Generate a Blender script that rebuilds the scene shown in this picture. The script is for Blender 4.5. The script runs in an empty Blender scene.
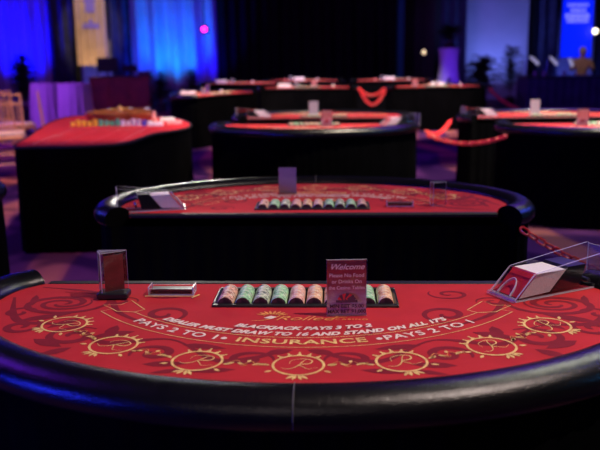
import bpy, math, random
from mathutils import Vector, Matrix
from mathutils.geometry import tessellate_polygon
random.seed(7)
S = bpy.context.scene
COL = S.collection
PI = math.pi
rad = math.radians
TH = 0.74            # felt height

# ------------------------------------------------------------------ materials
def nt(name):
    m = bpy.data.materials.new(name); m.use_nodes = True
    return m, m.node_tree, m.node_tree.nodes['Principled BSDF']

def N(t, typ, **kw):
    n = t.nodes.new(typ)
    for k, v in kw.items():
        if hasattr(n, k): setattr(n, k, v)
        else: n.inputs[k.replace('_', ' ')].default_value = v
    return n

def ramp(t, fac, stops, interp='LINEAR'):
    r = t.nodes.new('ShaderNodeValToRGB'); r.color_ramp.interpolation = interp
    e = r.color_ramp.elements
    while len(e) < len(stops): e.new(0.5)
    for i, (p, c) in enumerate(stops):
        e[i].position = p; e[i].color = (*c, 1)
    t.links.new(fac, r.inputs['Fac'])
    return r.outputs['Color']

def mat(name, col, rough=0.6, metal=0.0, var=0.12, scale=30, bump=0.0, bscale=200, emis=None, estr=0, sheen=0.0, spec=0.5, coat=0.0):
    m, t, b = nt(name)
    tc = t.nodes.new('ShaderNodeTexCoord')
    n = N(t, 'ShaderNodeTexNoise', Scale=scale, Detail=3.0)
    t.links.new(tc.outputs['Object'], n.inputs['Vector'])
    lo = tuple(c * (1 - var) for c in col); hi = tuple(min(1, c * (1 + var)) for c in col)
    t.links.new(ramp(t, n.outputs['Fac'], [(0.3, lo), (0.7, hi)]), b.inputs['Base Color'])
    b.inputs['Roughness'].default_value = rough; b.inputs['Metallic'].default_value = metal
    b.inputs['Specular IOR Level'].default_value = spec
    b.inputs['Coat Weight'].default_value = coat
    if sheen: b.inputs['Sheen Weight'].default_value = sheen
    if bump:
        n2 = N(t, 'ShaderNodeTexNoise', Scale=bscale, Detail=4.0)
        t.links.new(tc.outputs['Object'], n2.inputs['Vector'])
        bp = t.nodes.new('ShaderNodeBump'); bp.inputs['Strength'].default_value = bump; bp.inputs['Distance'].default_value = 0.002
        t.links.new(n2.outputs['Fac'], bp.inputs['Height']); t.links.new(bp.outputs['Normal'], b.inputs['Normal'])
    if emis:
        b.inputs['Emission Color'].default_value = (*emis, 1); b.inputs['Emission Strength'].default_value = estr
    return m

M = {}
M['felt'] = mat('red_felt', (0.52, 0.026, 0.034), 0.85, var=0.10, scale=9, bump=0.25, bscale=900, spec=0.15)
M['swirl'] = mat('dark_red_print', (0.23, 0.014, 0.026), 0.85, var=0.1, spec=0.15)
M['gold'] = mat('gold_print', (0.95, 0.56, 0.20), 0.7, var=0.30, scale=60, spec=0.2)
M['orange'] = mat('orange_gold_print', (0.85, 0.30, 0.08), 0.7, var=0.3, scale=60, spec=0.2)
M['cream'] = mat('cream_print', (0.88, 0.72, 0.60), 0.7, var=0.05, spec=0.2)
M['leather'] = mat('black_leather', (0.004, 0.004, 0.005), 0.27, var=0.3, scale=14, bump=0.5, bscale=240, spec=0.5)
M['seam'] = mat('seam_thread', (0.10, 0.09, 0.08), 0.6)
M['skirt'] = mat('black_table_cloth', (0.0016, 0.0016, 0.002), 0.95, var=0.3, scale=6, spec=0.02)
M['black'] = mat('black_plastic', (0.012, 0.012, 0.014), 0.35, spec=0.5)
M['edge_trim'] = mat('dark_edge_trim', (0.012, 0.011, 0.012), 0.55, spec=0.3)
M['traymetal'] = mat('tray_black_metal', (0.05, 0.052, 0.05), 0.32, metal=0.6, var=0.2)
M['red_plastic'] = mat('red_plastic', (0.70, 0.035, 0.035), 0.35, var=0.1)
M['red_card'] = mat('red_card_back', (0.62, 0.03, 0.035), 0.4, var=0.1, scale=80)
M['card_edge'] = mat('card_edge', (0.78, 0.72, 0.72), 0.7, var=0.12, scale=300)
M['paper'] = mat('white_paper', (0.75, 0.72, 0.72), 0.6, var=0.04)
M['brass'] = mat('brass', (0.75, 0.45, 0.12), 0.3, metal=0.9, var=0.15)
M['wood'] = mat('dark_red_wood', (0.28, 0.05, 0.008), 0.5, var=0.35, scale=5)
M['bowlwood'] = mat('wheel_wood', (0.30, 0.10, 0.03), 0.25, var=0.3, scale=12, coat=0.5)
M['chairgold'] = mat('gold_chair_paint', (0.80, 0.42, 0.22), 0.4, metal=0.15, var=0.15)
M['cushion'] = mat('ivory_cushion', (0.80, 0.62, 0.50), 0.8, var=0.05)
M['tablecloth'] = mat('pale_tablecloth', (0.55, 0.48, 0.52), 0.85, var=0.06, scale=3)
M['steel'] = mat('steel', (0.5, 0.5, 0.52), 0.25, metal=1.0, var=0.1)
M['leaf'] = mat('dark_leaf', (0.02, 0.045, 0.02), 0.5, var=0.4, scale=10)
M['pot'] = mat('dark_pot', (0.02, 0.02, 0.022), 0.5)
M['skin'] = mat('skin', (0.62, 0.36, 0.24), 0.5, var=0.05)
M['hair'] = mat('grey_hair', (0.55, 0.45, 0.30), 0.6, var=0.2)
M['tan'] = mat('tan_shirt', (0.52, 0.34, 0.14), 0.8, var=0.15)
M['trousers'] = mat('dark_trousers', (0.05, 0.05, 0.055), 0.8)
M['yellow'] = mat('yellow_chip', (0.85, 0.55, 0.05), 0.4)
M['green'] = mat('green_chip', (0.15, 0.6, 0.30), 0.4)
M['white'] = mat('white_chip', (0.8, 0.78, 0.74), 0.4)
M['pinkc'] = mat('pink_chip', (0.8, 0.35, 0.32), 0.4)
M['bluec'] = mat('blue_chip', (0.10, 0.15, 0.65), 0.4)
M['lamp_pink'] = mat('magenta_lens', (0.8, 0.1, 0.6), 0.3, emis=(1.0, 0.02, 0.55), estr=7)
M['lamp_warm'] = mat('warm_bulb', (0.9, 0.8, 0.5), 0.3, emis=(1.0, 0.72, 0.42), estr=1.6)
M['lamp_white'] = mat('white_bulb', (0.9, 0.9, 0.8), 0.3, emis=(1.0, 0.90, 0.70), estr=5)
M['lamp_head'] = mat('pale_lamp_head', (0.75, 0.75, 0.8), 0.4, emis=(0.75, 0.75, 1.0), estr=0.35)
M['screen'] = mat('blue_screen', (0.01, 0.01, 0.5), 0.6, var=0.05, emis=(0.0, 0.012, 1.0), estr=1.1)
M['screen_text'] = mat('screen_lettering', (0.3, 0.3, 0.8), 0.6, emis=(0.22, 0.24, 0.95), estr=0.85)
M['banner'] = mat('gold_banner', (0.62, 0.46, 0.24), 0.8, var=0.12, scale=3)
M['banner_mark'] = mat('lilac_print', (0.30, 0.24, 0.62), 0.8)
M['ceiling'] = mat('ceiling_paint', (0.03, 0.03, 0.035), 0.9)
M['wall'] = mat('dark_wall_paint', (0.02, 0.018, 0.022), 0.8)
M['palewall'] = mat('pale_wall_paint', (0.42, 0.42, 0.46), 0.7, var=0.06, scale=2)
M['brownwall'] = mat('brown_wall_paint', (0.03, 0.017, 0.02), 0.8)
M['drape_black'] = mat('black_drape', (0.006, 0.006, 0.008), 0.9, var=0.2, scale=4, spec=0.1)
M['drape_navy'] = mat('navy_drape', (0.04, 0.045, 0.09), 0.9, var=0.25, scale=4, spec=0.2)
M['drape_pale'] = mat('pale_stage_curtain', (0.45, 0.45, 0.48), 0.85, var=0.1, scale=2)
M['teal'] = mat('teal_drape', (0.02, 0.20, 0.24), 0.8)
M['purplecloth'] = mat('pale_spandex_cover', (0.40, 0.38, 0.45), 0.7)

def carpet():
    m, t, b = nt('patterned_carpet')
    tc = t.nodes.new('ShaderNodeTexCoord')
    n1 = N(t, 'ShaderNodeTexNoise', Scale=0.9, Detail=1.0, Distortion=1.8)
    t.links.new(tc.outputs['Object'], n1.inputs['Vector'])
    w = N(t, 'ShaderNodeTexWave', Scale=0.45, Distortion=6.0, Detail=1.0)
    w.inputs['Detail Scale'].default_value = 0.8
    t.links.new(tc.outputs['Object'], w.inputs['Vector'])
    c1 = ramp(t, w.outputs['Fac'], [(0.45, (0.10, 0.025, 0.11)), (0.62, (0.13, 0.032, 0.10)), (0.72, (0.34, 0.10, 0.12)), (0.90, (0.40, 0.13, 0.11))])
    c2 = ramp(t, n1.outputs['Fac'], [(0.46, (0.3, 0.25, 0.5)), (0.56, (1, 1, 1))])
    mx = t.nodes.new('ShaderNodeMixRGB'); mx.blend_type = 'MULTIPLY'; mx.inputs[0].default_value = 1
    t.links.new(c1, mx.inputs[1]); t.links.new(c2, mx.inputs[2])
    t.links.new(mx.outputs[0], b.inputs['Base Color'])
    b.inputs['Roughness'].default_value = 0.95; b.inputs['Specular IOR Level'].default_value = 0.1
    return m
M['carpet'] = carpet()

def acrylic(name, tint=(1, 1, 1), rough=0.03, ior=1.45):
    m = bpy.data.materials.new(name); m.use_nodes = True; t = m.node_tree; t.nodes.clear()
    o = t.nodes.new('ShaderNodeOutputMaterial'); tr = N(t, 'ShaderNodeBsdfTransparent'); tr.inputs[0].default_value = (*tint, 1)
    g = N(t, 'ShaderNodeBsdfGlossy', Roughness=rough); lw = t.nodes.new('ShaderNodeLayerWeight'); lw.inputs['Blend'].default_value = 0.5
    pw = N(t, 'ShaderNodeMath', operation='POWER'); pw.inputs[1].default_value = 4.0; t.links.new(lw.outputs['Facing'], pw.inputs[0])
    f = N(t, 'ShaderNodeMath', operation='MULTIPLY_ADD'); f.inputs[1].default_value = 0.6; f.inputs[2].default_value = 0.045; t.links.new(pw.outputs[0], f.inputs[0])
    nz = N(t, 'ShaderNodeTexNoise', Scale=30.0); bp = t.nodes.new('ShaderNodeBump'); bp.inputs['Strength'].default_value = 0.03
    t.links.new(nz.outputs['Fac'], bp.inputs['Height']); t.links.new(bp.outputs['Normal'], g.inputs['Normal'])
    mx = t.nodes.new('ShaderNodeMixShader')
    t.links.new(f.outputs[0], mx.inputs[0]); t.links.new(tr.outputs[0], mx.inputs[1]); t.links.new(g.outputs[0], mx.inputs[2])
    t.links.new(mx.outputs[0], o.inputs[0]); return m
M['acrylic'] = acrylic('clear_acrylic', (0.95, 0.94, 0.96), ior=1.38)

def edge_mat(name, col, alpha):
    m = bpy.data.materials.new(name); m.use_nodes = True; t = m.node_tree; t.nodes.clear()
    o = t.nodes.new('ShaderNodeOutputMaterial'); tr = N(t, 'ShaderNodeBsdfTransparent')
    p = N(t, 'ShaderNodeBsdfPrincipled'); nz = N(t, 'ShaderNodeTexNoise', Scale=60.0)
    t.links.new(ramp(t, nz.outputs['Fac'], [(0.35, tuple(c * 0.7 for c in col)), (0.65, col)]), p.inputs['Base Color'])
    p.inputs['Roughness'].default_value = 0.25
    mx = t.nodes.new('ShaderNodeMixShader'); mx.inputs[0].default_value = alpha
    t.links.new(tr.outputs[0], mx.inputs[1]); t.links.new(p.outputs[0], mx.inputs[2]); t.links.new(mx.outputs[0], o.inputs[0]); return m
M['acredge'] = edge_mat('polished_acrylic_edge', (0.72, 0.66, 0.74), 0.75)
M['frost'] = edge_mat('hazy_acrylic', (0.55, 0.50, 0.60), 0.30)

def sign_mat():
    m, t, b = nt('red_sign_print')
    tc = t.nodes.new('ShaderNodeTexCoord'); sp = t.nodes.new('ShaderNodeSeparateXYZ')
    t.links.new(tc.outputs['Object'], sp.inputs[0])
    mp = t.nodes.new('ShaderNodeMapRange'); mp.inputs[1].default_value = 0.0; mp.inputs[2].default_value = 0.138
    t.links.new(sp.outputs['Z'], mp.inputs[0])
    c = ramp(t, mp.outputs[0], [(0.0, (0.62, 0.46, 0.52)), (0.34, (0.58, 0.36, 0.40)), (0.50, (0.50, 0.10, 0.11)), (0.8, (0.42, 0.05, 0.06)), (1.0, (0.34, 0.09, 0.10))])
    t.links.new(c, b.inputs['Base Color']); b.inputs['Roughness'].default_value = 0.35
    return m
M['signred'] = sign_mat()
M['insert'] = mat('dark_red_insert', (0.11, 0.016, 0.022), 0.4, var=0.4, scale=25)
M['cardback'] = mat('lilac_grey_card', (0.36, 0.32, 0.36), 0.6, var=0.05)
M['sign_light'] = mat('pale_sign_letters', (0.80, 0.52, 0.50), 0.5)
M['sign_dark'] = mat('dark_sign_letters', (0.10, 0.03, 0.05), 0.5)

def chip_mat(name, base, spot, dark=0.0):
    m, t, b = nt(name)
    tc = t.nodes.new('ShaderNodeTexCoord'); mpn = t.nodes.new('ShaderNodeMapping'); mpn.inputs['Scale'].default_value = (130, 200, 130)
    t.links.new(tc.outputs['Object'], mpn.inputs['Vector'])
    v = N(t, 'ShaderNodeTexVoronoi', Scale=1.0); t.links.new(mpn.outputs[0], v.inputs['Vector'])
    sp = t.nodes.new('ShaderNodeSeparateColor'); t.links.new(v.outputs['Color'], sp.inputs[0])
    c = ramp(t, sp.outputs[0], [(0.0, spot), (0.24, base), (0.68, tuple(x * 0.82 for x in base)), (0.86, (0.80, 0.74, 0.62))], 'CONSTANT')
    t.links.new(c, b.inputs['Base Color']); b.inputs['Roughness'].default_value = 0.45
    return m
CH = {'pink': chip_mat('pink_clay_chip', (0.88, 0.52, 0.38), (0.30, 0.10, 0.08)),
      'green': chip_mat('green_clay_chip', (0.46, 0.78, 0.46), (0.16, 0.42, 0.20)),
      'speckled': chip_mat('speckled_clay_chip', (0.62, 0.70, 0.50), (0.06, 0.09, 0.06)),
      'peach': chip_mat('peach_clay_chip', (0.92, 0.62, 0.36), (0.65, 0.26, 0.14)),
      'rose': chip_mat('rose_clay_chip', (0.90, 0.56, 0.44), (0.70, 0.30, 0.24))}
M['chipface'] = mat('chip_face', (0.07, 0.02, 0.02), 0.5, var=0.6, scale=150)

# ------------------------------------------------------------------ mesh builder
class MB:
    def __init__(s): s.v = []; s.f = []; s.m = []; s.mats = []
    def mi(s, m):
        if m not in s.mats: s.mats.append(m)
        return s.mats.index(m)
    def add(s, vs, fs, m):
        k = len(s.v); i = s.mi(m); s.v += [tuple(p) for p in vs]
        for f in fs: s.f.append(tuple(k + j for j in f)); s.m.append(i)
        return s
    def box(s, c, d, m, rz=0, edge=None):
        x, y, z = d[0] / 2, d[1] / 2, d[2] / 2
        R = Matrix.Rotation(rz, 3, 'Z') if rz else None
        vs = []
        for q in [(-x, -y, -z), (x, -y, -z), (x, y, -z), (-x, y, -z), (-x, -y, z), (x, -y, z), (x, y, z), (-x, y, z)]:
            w = Vector(q)
            if R: w = R @ w
            vs.append(w + Vector(c))
        fs = [(0, 3, 2, 1), (4, 5, 6, 7), (0, 1, 5, 4), (1, 2, 6, 5), (2, 3, 7, 6), (3, 0, 4, 7)]
        if edge is None: s.add(vs, fs, m)
        else:                                        # plate: two largest faces in m, the four narrow ones in edge
            ax = min(range(3), key=lambda i: d[i]); big = {2: (0, 1), 1: (2, 4), 0: (3, 5)}[ax]
            s.add(vs, [fs[i] for i in big], m); s.add(vs, [fs[i] for i in range(6) if i not in big], edge)
        return s
    def bbox(s, c, d, m, b=0.004, rz=0):             # chamfered box
        x, y, z = d[0] / 2, d[1] / 2, d[2] / 2; R = Matrix.Rotation(rz, 3, 'Z'); vs = []
        for zz, o in ((-z, b), (-z + b, 0), (z - b, 0), (z, b)):
            X, Y = x - o, y - o
            for q in [(-X + b, -Y), (X - b, -Y), (X, -Y + b), (X, Y - b), (X - b, Y), (-X + b, Y), (-X, Y - b), (-X, -Y + b)]:
                vs.append(R @ Vector((q[0], q[1], zz)) + Vector(c))
        fs = [tuple(reversed(range(8))), tuple(range(24, 32))]
        for r in range(3):
            for i in range(8): fs.append((r * 8 + i, r * 8 + (i + 1) % 8, r * 8 + 8 + (i + 1) % 8, r * 8 + 8 + i))
        return s.add(vs, fs, m)
    def prism(s, pts, a, b, m, place=lambda x, y, z: (x, y, z), capm=None):   # pts in (x,z), extruded in y a..b
        n = len(pts)
        vs = [place(p[0], a, p[1]) for p in pts] + [place(p[0], b, p[1]) for p in pts]
        s.add(vs, [tuple(range(n)), tuple(reversed(range(n, 2 * n)))], capm or m)
        s.add(vs, [(i, i + n, (i + 1) % n + n, (i + 1) % n) for i in range(n)], m)
        return s
    def tube(s, pts, r, m, seg=8, closed=False):
        P = [Vector(p) for p in pts]; n = len(P); rr = r if isinstance(r, (list, tuple)) else [r] * n
        vs = []; up = None
        for i in range(n):
            t = (P[(i + 1) % n] - P[i - 1]) if closed else (P[min(i + 1, n - 1)] - P[max(i - 1, 0)])
            t.normalize()
            if up is None: up = t.orthogonal().normalized()
            up = (up - t * up.dot(t)).normalized(); sd = t.cross(up)
            for k in range(seg):
                a = 2 * PI * k / seg; vs.append(P[i] + (up * math.cos(a) + sd * math.sin(a)) * rr[i])
        fs = []
        for i in range(n if closed else n - 1):
            for k in range(seg):
                j = (i + 1) % n
                fs.append((i * seg + k, i * seg + (k + 1) % seg, j * seg + (k + 1) % seg, j * seg + k))
        if not closed: fs += [tuple(reversed(range(seg))), tuple((n - 1) * seg + k for k in range(seg))]
        return s.add(vs, fs, m)
    def lathe(s, prof, m, c=(0, 0, 0), seg=24, wob=None):
        vs = []; fs = []; n = len(prof)
        for i, (r, z) in enumerate(prof):
            for k in range(seg):
                a = 2 * PI * k / seg; q = r if wob is None else r * (1 + wob(a, i / (n - 1)))
                vs.append((c[0] + q * math.cos(a), c[1] + q * math.sin(a), c[2] + z))
        for i in range(n - 1):
            for k in range(seg): fs.append((i * seg + k, i * seg + (k + 1) % seg, (i + 1) * seg + (k + 1) % seg, (i + 1) * seg + k))
        if prof[0][0] > 1e-4: fs.append(tuple(reversed(range(seg))))
        if prof[-1][0] > 1e-4: fs.append(tuple((n - 1) * seg + k for k in range(seg)))
        return s.add(vs, fs, m)
    def flat(s, pts, z, m): return s.add([(p[0], p[1], z) for p in pts], [tuple(range(len(pts)))], m)
    def ribbon(s, pts, w, z, m, closed=False):
        n = len(pts); vs = []
        for i in range(n):
            a = pts[(i + 1) % n] if closed or i < n - 1 else pts[i]; b = pts[i - 1] if closed or i > 0 else pts[i]
            dx, dy = a[0] - b[0], a[1] - b[1]; L = math.hypot(dx, dy) or 1
            ww = (w(i / (n - 1)) if callable(w) else w) / 2
            vs += [(pts[i][0] - dy / L * ww, pts[i][1] + dx / L * ww, z), (pts[i][0] + dy / L * ww, pts[i][1] - dx / L * ww, z)]
        fs = [(2 * i, 2 * i + 1, (2 * i + 3) % (2 * n), (2 * i + 2) % (2 * n)) for i in range(n if closed else n - 1)]
        return s.add(vs, fs, m)
    def build(s, name, parent=None, smooth=False, loc=(0, 0, 0), rz=0):
        me = bpy.data.meshes.new(name); me.from_pydata(s.v, [], s.f); me.update()
        for m in s.mats: me.materials.append(m)
        me.polygons.foreach_set('material_index', s.m)
        if smooth:
            me.polygons.foreach_set('use_smooth', [True] * len(s.f))
            try: me.set_sharp_from_angle(angle=rad(40))
            except Exception: pass
        o = bpy.data.objects.new(name, me); COL.objects.link(o); o.parent = parent; o.location = loc; o.rotation_euler.z = rz
        return o

def tag(o, label, cat, group=None, kind=None):
    if label: o['label'] = label
    if cat: o['category'] = cat
    if group: o['group'] = group
    if kind: o['kind'] = kind
    return o
def empty(name, loc, rz=0):
    o = bpy.data.objects.new(name, None); COL.objects.link(o); o.location = loc; o.rotation_euler.z = rz; o.empty_display_size = 0.1
    return o
def copy_tree(o, parent=None):
    c = o.copy(); COL.objects.link(c); c.parent = parent
    for ch in list(o.children): copy_tree(ch, c)
    return c
def place(o, loc, rz=0): o.location = loc; o.rotation_euler.z = rz; return o
def struct(o): o['kind'] = 'structure'; return o

def crom(P, k=8, closed=False):
    n = len(P); out = []
    rng = n if closed else n - 1
    for i in range(rng):
        p0 = P[(i - 1) % n] if closed or i else P[0]; p1 = P[i]; p2 = P[(i + 1) % n]; p3 = P[(i + 2) % n] if closed or i + 2 < n else P[-1]
        for j in range(k):
            t = j / k
            out.append(tuple(0.5 * (2 * b + (c - a) * t + (2 * a - 5 * b + 4 * c - d) * t * t + (3 * b - a - 3 * c + d) * t ** 3) for a, b, c, d in zip(p0, p1, p2, p3)))
    if not closed: out.append(tuple(P[-1]))
    return out

def text(s, size, bold=0.0, shear=0.0, space=1.0, sx=1.0):
    cu = bpy.data.curves.new('t', 'FONT'); cu.body = s; cu.size = size; cu.align_x = 'CENTER'; cu.align_y = 'CENTER'
    cu.offset = bold; cu.shear = shear; cu.space_character = space; cu.resolution_u = 3
    o = bpy.data.objects.new('t', cu); COL.objects.link(o)
    dg = bpy.context.evaluated_depsgraph_get()
    me = bpy.data.meshes.new_from_object(o.evaluated_get(dg))
    vs = [(v.co.x * sx, v.co.y) for v in me.vertices]; fs = [tuple(p.vertices) for p in me.polygons]
    bpy.data.objects.remove(o); bpy.data.curves.remove(cu); bpy.data.meshes.remove(me)
    return vs, fs

# ------------------------------------------------------------------ room shell
def wallbox(name, c, d, m): return struct(MB().box(c, d, m).build(name))
wallbox('floor', (0, 9.5, -0.05), (23, 27, 0.1), M['carpet'])
wallbox('ceiling', (0, 9.5, 6.05), (23, 27, 0.1), M['ceiling'])
wallbox('wall_back', (0, 22.95, 3.0), (23, 0.1, 6), M['wall'])
wallbox('wall_front', (0, -3.95, 3.0), (23, 0.1, 6), M['wall'])
wallbox('wall_left', (-11.45, 9.5, 3.0), (0.1, 26.8, 6), M['wall'])
wallbox('wall_right', (11.45, 9.5, 3.0), (0.1, 26.8, 6), M['wall'])
struct(MB().box((5.39, 22.6, 2.95), (1.75, 0.5, 5.9), M['palewall']).build('wall_pale_panel'))
struct(MB().box((3.28, 22.72, 2.95), (1.0, 0.3, 5.9), M['brownwall']).build('wall_brown_panel'))
struct(MB().box((7.4, 22.72, 2.95), (1.5, 0.3, 5.9), M['palewall']).build('wall_pale_bay'))

def drape(x0, x1, y, m, label, name='curtain', amp=0.06, wl=0.28, z0=0.02, z1=5.6, seed=0):
    rnd = random.Random(seed); n = max(8, int((x1 - x0) / 0.035)); mb = MB(); vs = []
    ph = [rnd.uniform(0, 6) for _ in range(3)]
    zs = [z0, 1.2, 2.6, z1]
    for z in zs:
        for i in range(n + 1):
            x = x0 + (x1 - x0) * i / n
            d = amp * (math.sin(2 * PI * x / wl + ph[0] + 0.2 * z) + 0.5 * math.sin(2 * PI * x / (wl * 2.3) + ph[1])) * (1.15 - 0.1 * z / 3)
            vs.append((x, y + d, z))
    vs += [(v[0], v[1] + 0.012, v[2]) for v in vs]
    K = (n + 1) * len(zs); fs = []
    for r in range(len(zs) - 1):
        for i in range(n):
            a = r * (n + 1) + i; fs.append((a, a + 1, a + n + 2, a + n + 1)); fs.append((K + a + 1, K + a, K + a + n + 1, K + a + n + 2))
    for i in range(n): fs.append((i + 1, i, K + i, K + i + 1))
    for r in range(len(zs) - 1):
        a = r * (n + 1); fs.append((a, a + n + 1, K + a + n + 1, K + a)); b = a + n; fs.append((b + n + 1, b, K + b, K + b + n + 1))
    mb.add(vs, fs, m)
    return tag(mb.build(name, smooth=True), label, 'curtain', 'stage drapes along the back wall')
drape(-9.8, -6.66, 22.0, M['drape_pale'], 'pale curtain glowing saturated blue at the far left', seed=1)
drape(-6.62, -5.95, 21.85, M['drape_navy'], 'dark drape between the far left blue curtain and the gold banner', seed=2)
drape(-4.98, -4.52, 21.85, M['drape_navy'], 'dark drape just right of the gold banner', seed=3)
drape(-5.93, -5.02, 22.2, M['drape_pale'], 'bluish curtain directly behind the hanging gold banner', seed=12)
drape(-4.5, -2.15, 22.0, M['drape_pale'], 'pale curtain lit bright azure and blue, behind the potted palms', seed=4, wl=0.5, amp=0.11)
drape(-2.12, 2.60, 21.8, M['drape_black'], 'wide black drape across the middle of the room', seed=5)
drape(3.80, 4.48, 21.9, M['drape_navy'], 'dim purple drape left of the pale wall', seed=6)
drape(6.28, 6.95, 21.85, M['drape_navy'], 'dark blue drape between pale wall and blue screen', seed=7)
drape(7.98, 9.9, 21.85, M['drape_navy'], 'dark blue drape right of the blue screen', seed=8)
drape(2.62, 2.80, 21.7, M['teal'], 'narrow teal tinted drape at the end of the black drape', seed=9, wl=0.1, amp=0.03)

# hanging gold banner
bn = empty('hanging_banner', (-5.42, 21.6, 1.06))
tag(bn, 'tall gold banner with lilac marks hanging between dark drapes', 'banner')
b = MB(); vs = []; n = 24
for z in (0, 0.15, 1.2, 3.6):
    for i in range(n + 1): x = -0.40 + 0.80 * i / n; vs.append((x, 0.02 * math.sin(i * 1.1), z))
k = len(vs); vs += [(v[0], v[1] + 0.008, v[2]) for v in vs]; fs = []
for r in range(3):
    for i in range(n): a = r * (n + 1) + i; fs += [(a, a + 1, a + n + 2, a + n + 1), (k + a + 1, k + a, k + a + n + 1, k + a + n + 2)]
for i in range(n): fs.append((i + 1, i, k + i, k + i + 1))
b.add(vs, fs, M['banner']); b.build('banner_cloth', bn, smooth=True)
b = MB()
def vplate(mb, pts, y, m, t=0.004):
    mb.prism(pts, y, y - t, m)
vplate(b, [(-.12, 1.36), (.14, 1.36), (.13, 1.55), (.17, 1.72), (0, 1.78), (-.15, 1.70), (-.1, 1.55)], -0.022, M['banner_mark'])
vplate(b, [(-.23, .95), (.25, .95), (.20, 1.08), (.1, 1.06), (.02, 1.22), (-.07, 1.07), (-.18, 1.10)], -0.022, M['banner_mark'])
b.build('banner_mark', bn)
MB().tube([(-.46, 0.0, 3.6), (.46, 0.0, 3.6)], 0.02, M['black']).build('banner_pole', bn)
# blue screen
sc = empty('blue_screen', (7.37, 21.7, 1.1)); tag(sc, 'tall glowing blue screen with pale lettering at upper right', 'screen')
MB().bbox((0, 0.03, 1.5), (0.84, 0.05, 3.0), M['black'], 0.01).build('screen_frame', sc)
MB().box((0, 0, 1.5), (0.80, 0.02, 2.96), M['screen']).build('screen_panel', sc)
for z, w, h in ((1.62, .62, .17), (1.36, .56, .08), (1.22, .40, .09), (1.08, .66, .12), (0.96, .56, .10)):
    x = -w / 2; b = MB()
    while x < w / 2 - 0.04:
        L = min(random.uniform(.06, .13), w / 2 - x); b.bbox((x + L / 2, -0.012, z), (L, 0.006, h), M['screen_text'], 0.002); x += L + 0.02
    b.build('lettering', sc)
b = MB(); b.bbox((0, 0, -0.03), (0.9, 0.08, 0.07), M['palewall'], 0.01); b.build('screen_ledge', sc)

# ------------------------------------------------------------------ blackjack table (local: +v = towards players)
half = [(0, .680), (.15, .669), (.30, .635), (.45, .572), (.58, .486), (.68, .390), (.742, .290), (.768, .190), (.764, .105), (.744, .045), (.705, 0)]
hc = crom([(-.15, .669)] + half, 7)[7:]
inner = [(-p[0], p[1]) for p in reversed(hc[1:])] + hc             # left end -> centre -> right end
def normals(P):
    out = []
    for i in range(len(P)):
        a, b2 = P[max(i - 1, 0)], P[min(i + 1, len(P) - 1)]; dx, dy = b2[0] - a[0], b2[1] - a[1]; L = math.hypot(dx, dy)
        out.append((-dy / L, dx / L))
    return out
inn = normals(inner)
def offset(d): return [(p[0] + n_[0] * d, p[1] + n_[1] * d) for p, n_ in zip(inner, inn)]
TRU, TRV0, TRV1 = 0.226, 0.046, 0.200
ZS, ZG, ZC = 0.0005, 0.0010, 0.0013

def arcpt(R, a): return (R * math.sin(a), -0.155 + R * math.cos(a))
def warp_text(mb, s, R, size, m, **kw):
    vs, fs = text(s, size, **kw)
    mb.add([(*((R - y) * math.sin(x / R), -0.155 + (R - y) * math.cos(x / R)), ZC) for x, y in vs], [tuple(reversed(f)) for f in fs], m)
# note: (u,v) with v towards the players; text tops point to the dealer, so u runs left->right seen from the players

def leaf(mb, x, y, ang, L, W, z, m):
    c, s = math.cos(ang), math.sin(ang); pts = []
    for t, w in ((0, 0), (.25, .8), (.5, 1), (.75, .65), (1, 0)): pts.append((t * L, w * W / 2))
    pts += [(t * L, -w * W / 2) for t, w in ((.75, .65), (.5, 1), (.25, .8))]
    mb.flat([(x + c * a - s * b_, y + s * a + c * b_) for a, b_ in pts], z, m)
def spiral(mb, x, y, r, turns, rot, w, sgn=1, m=None, squash=1.0):
    pts = []
    for i in range(34):
        t = i / 33; a = rot + sgn * turns * 2 * PI * t; rr = r * (0.12 + 0.88 * t ** 0.9)
        pts.append((x + rr * math.cos(a), y + squash * rr * math.sin(a)))
    mb.ribbon(pts, lambda t: w * (0.25 + 0.9 * math.sin(PI * min(1, t * 0.95 + 0.05)) ** 0.8), ZS, m or M['swirl'])
    return pts[-1]

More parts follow.
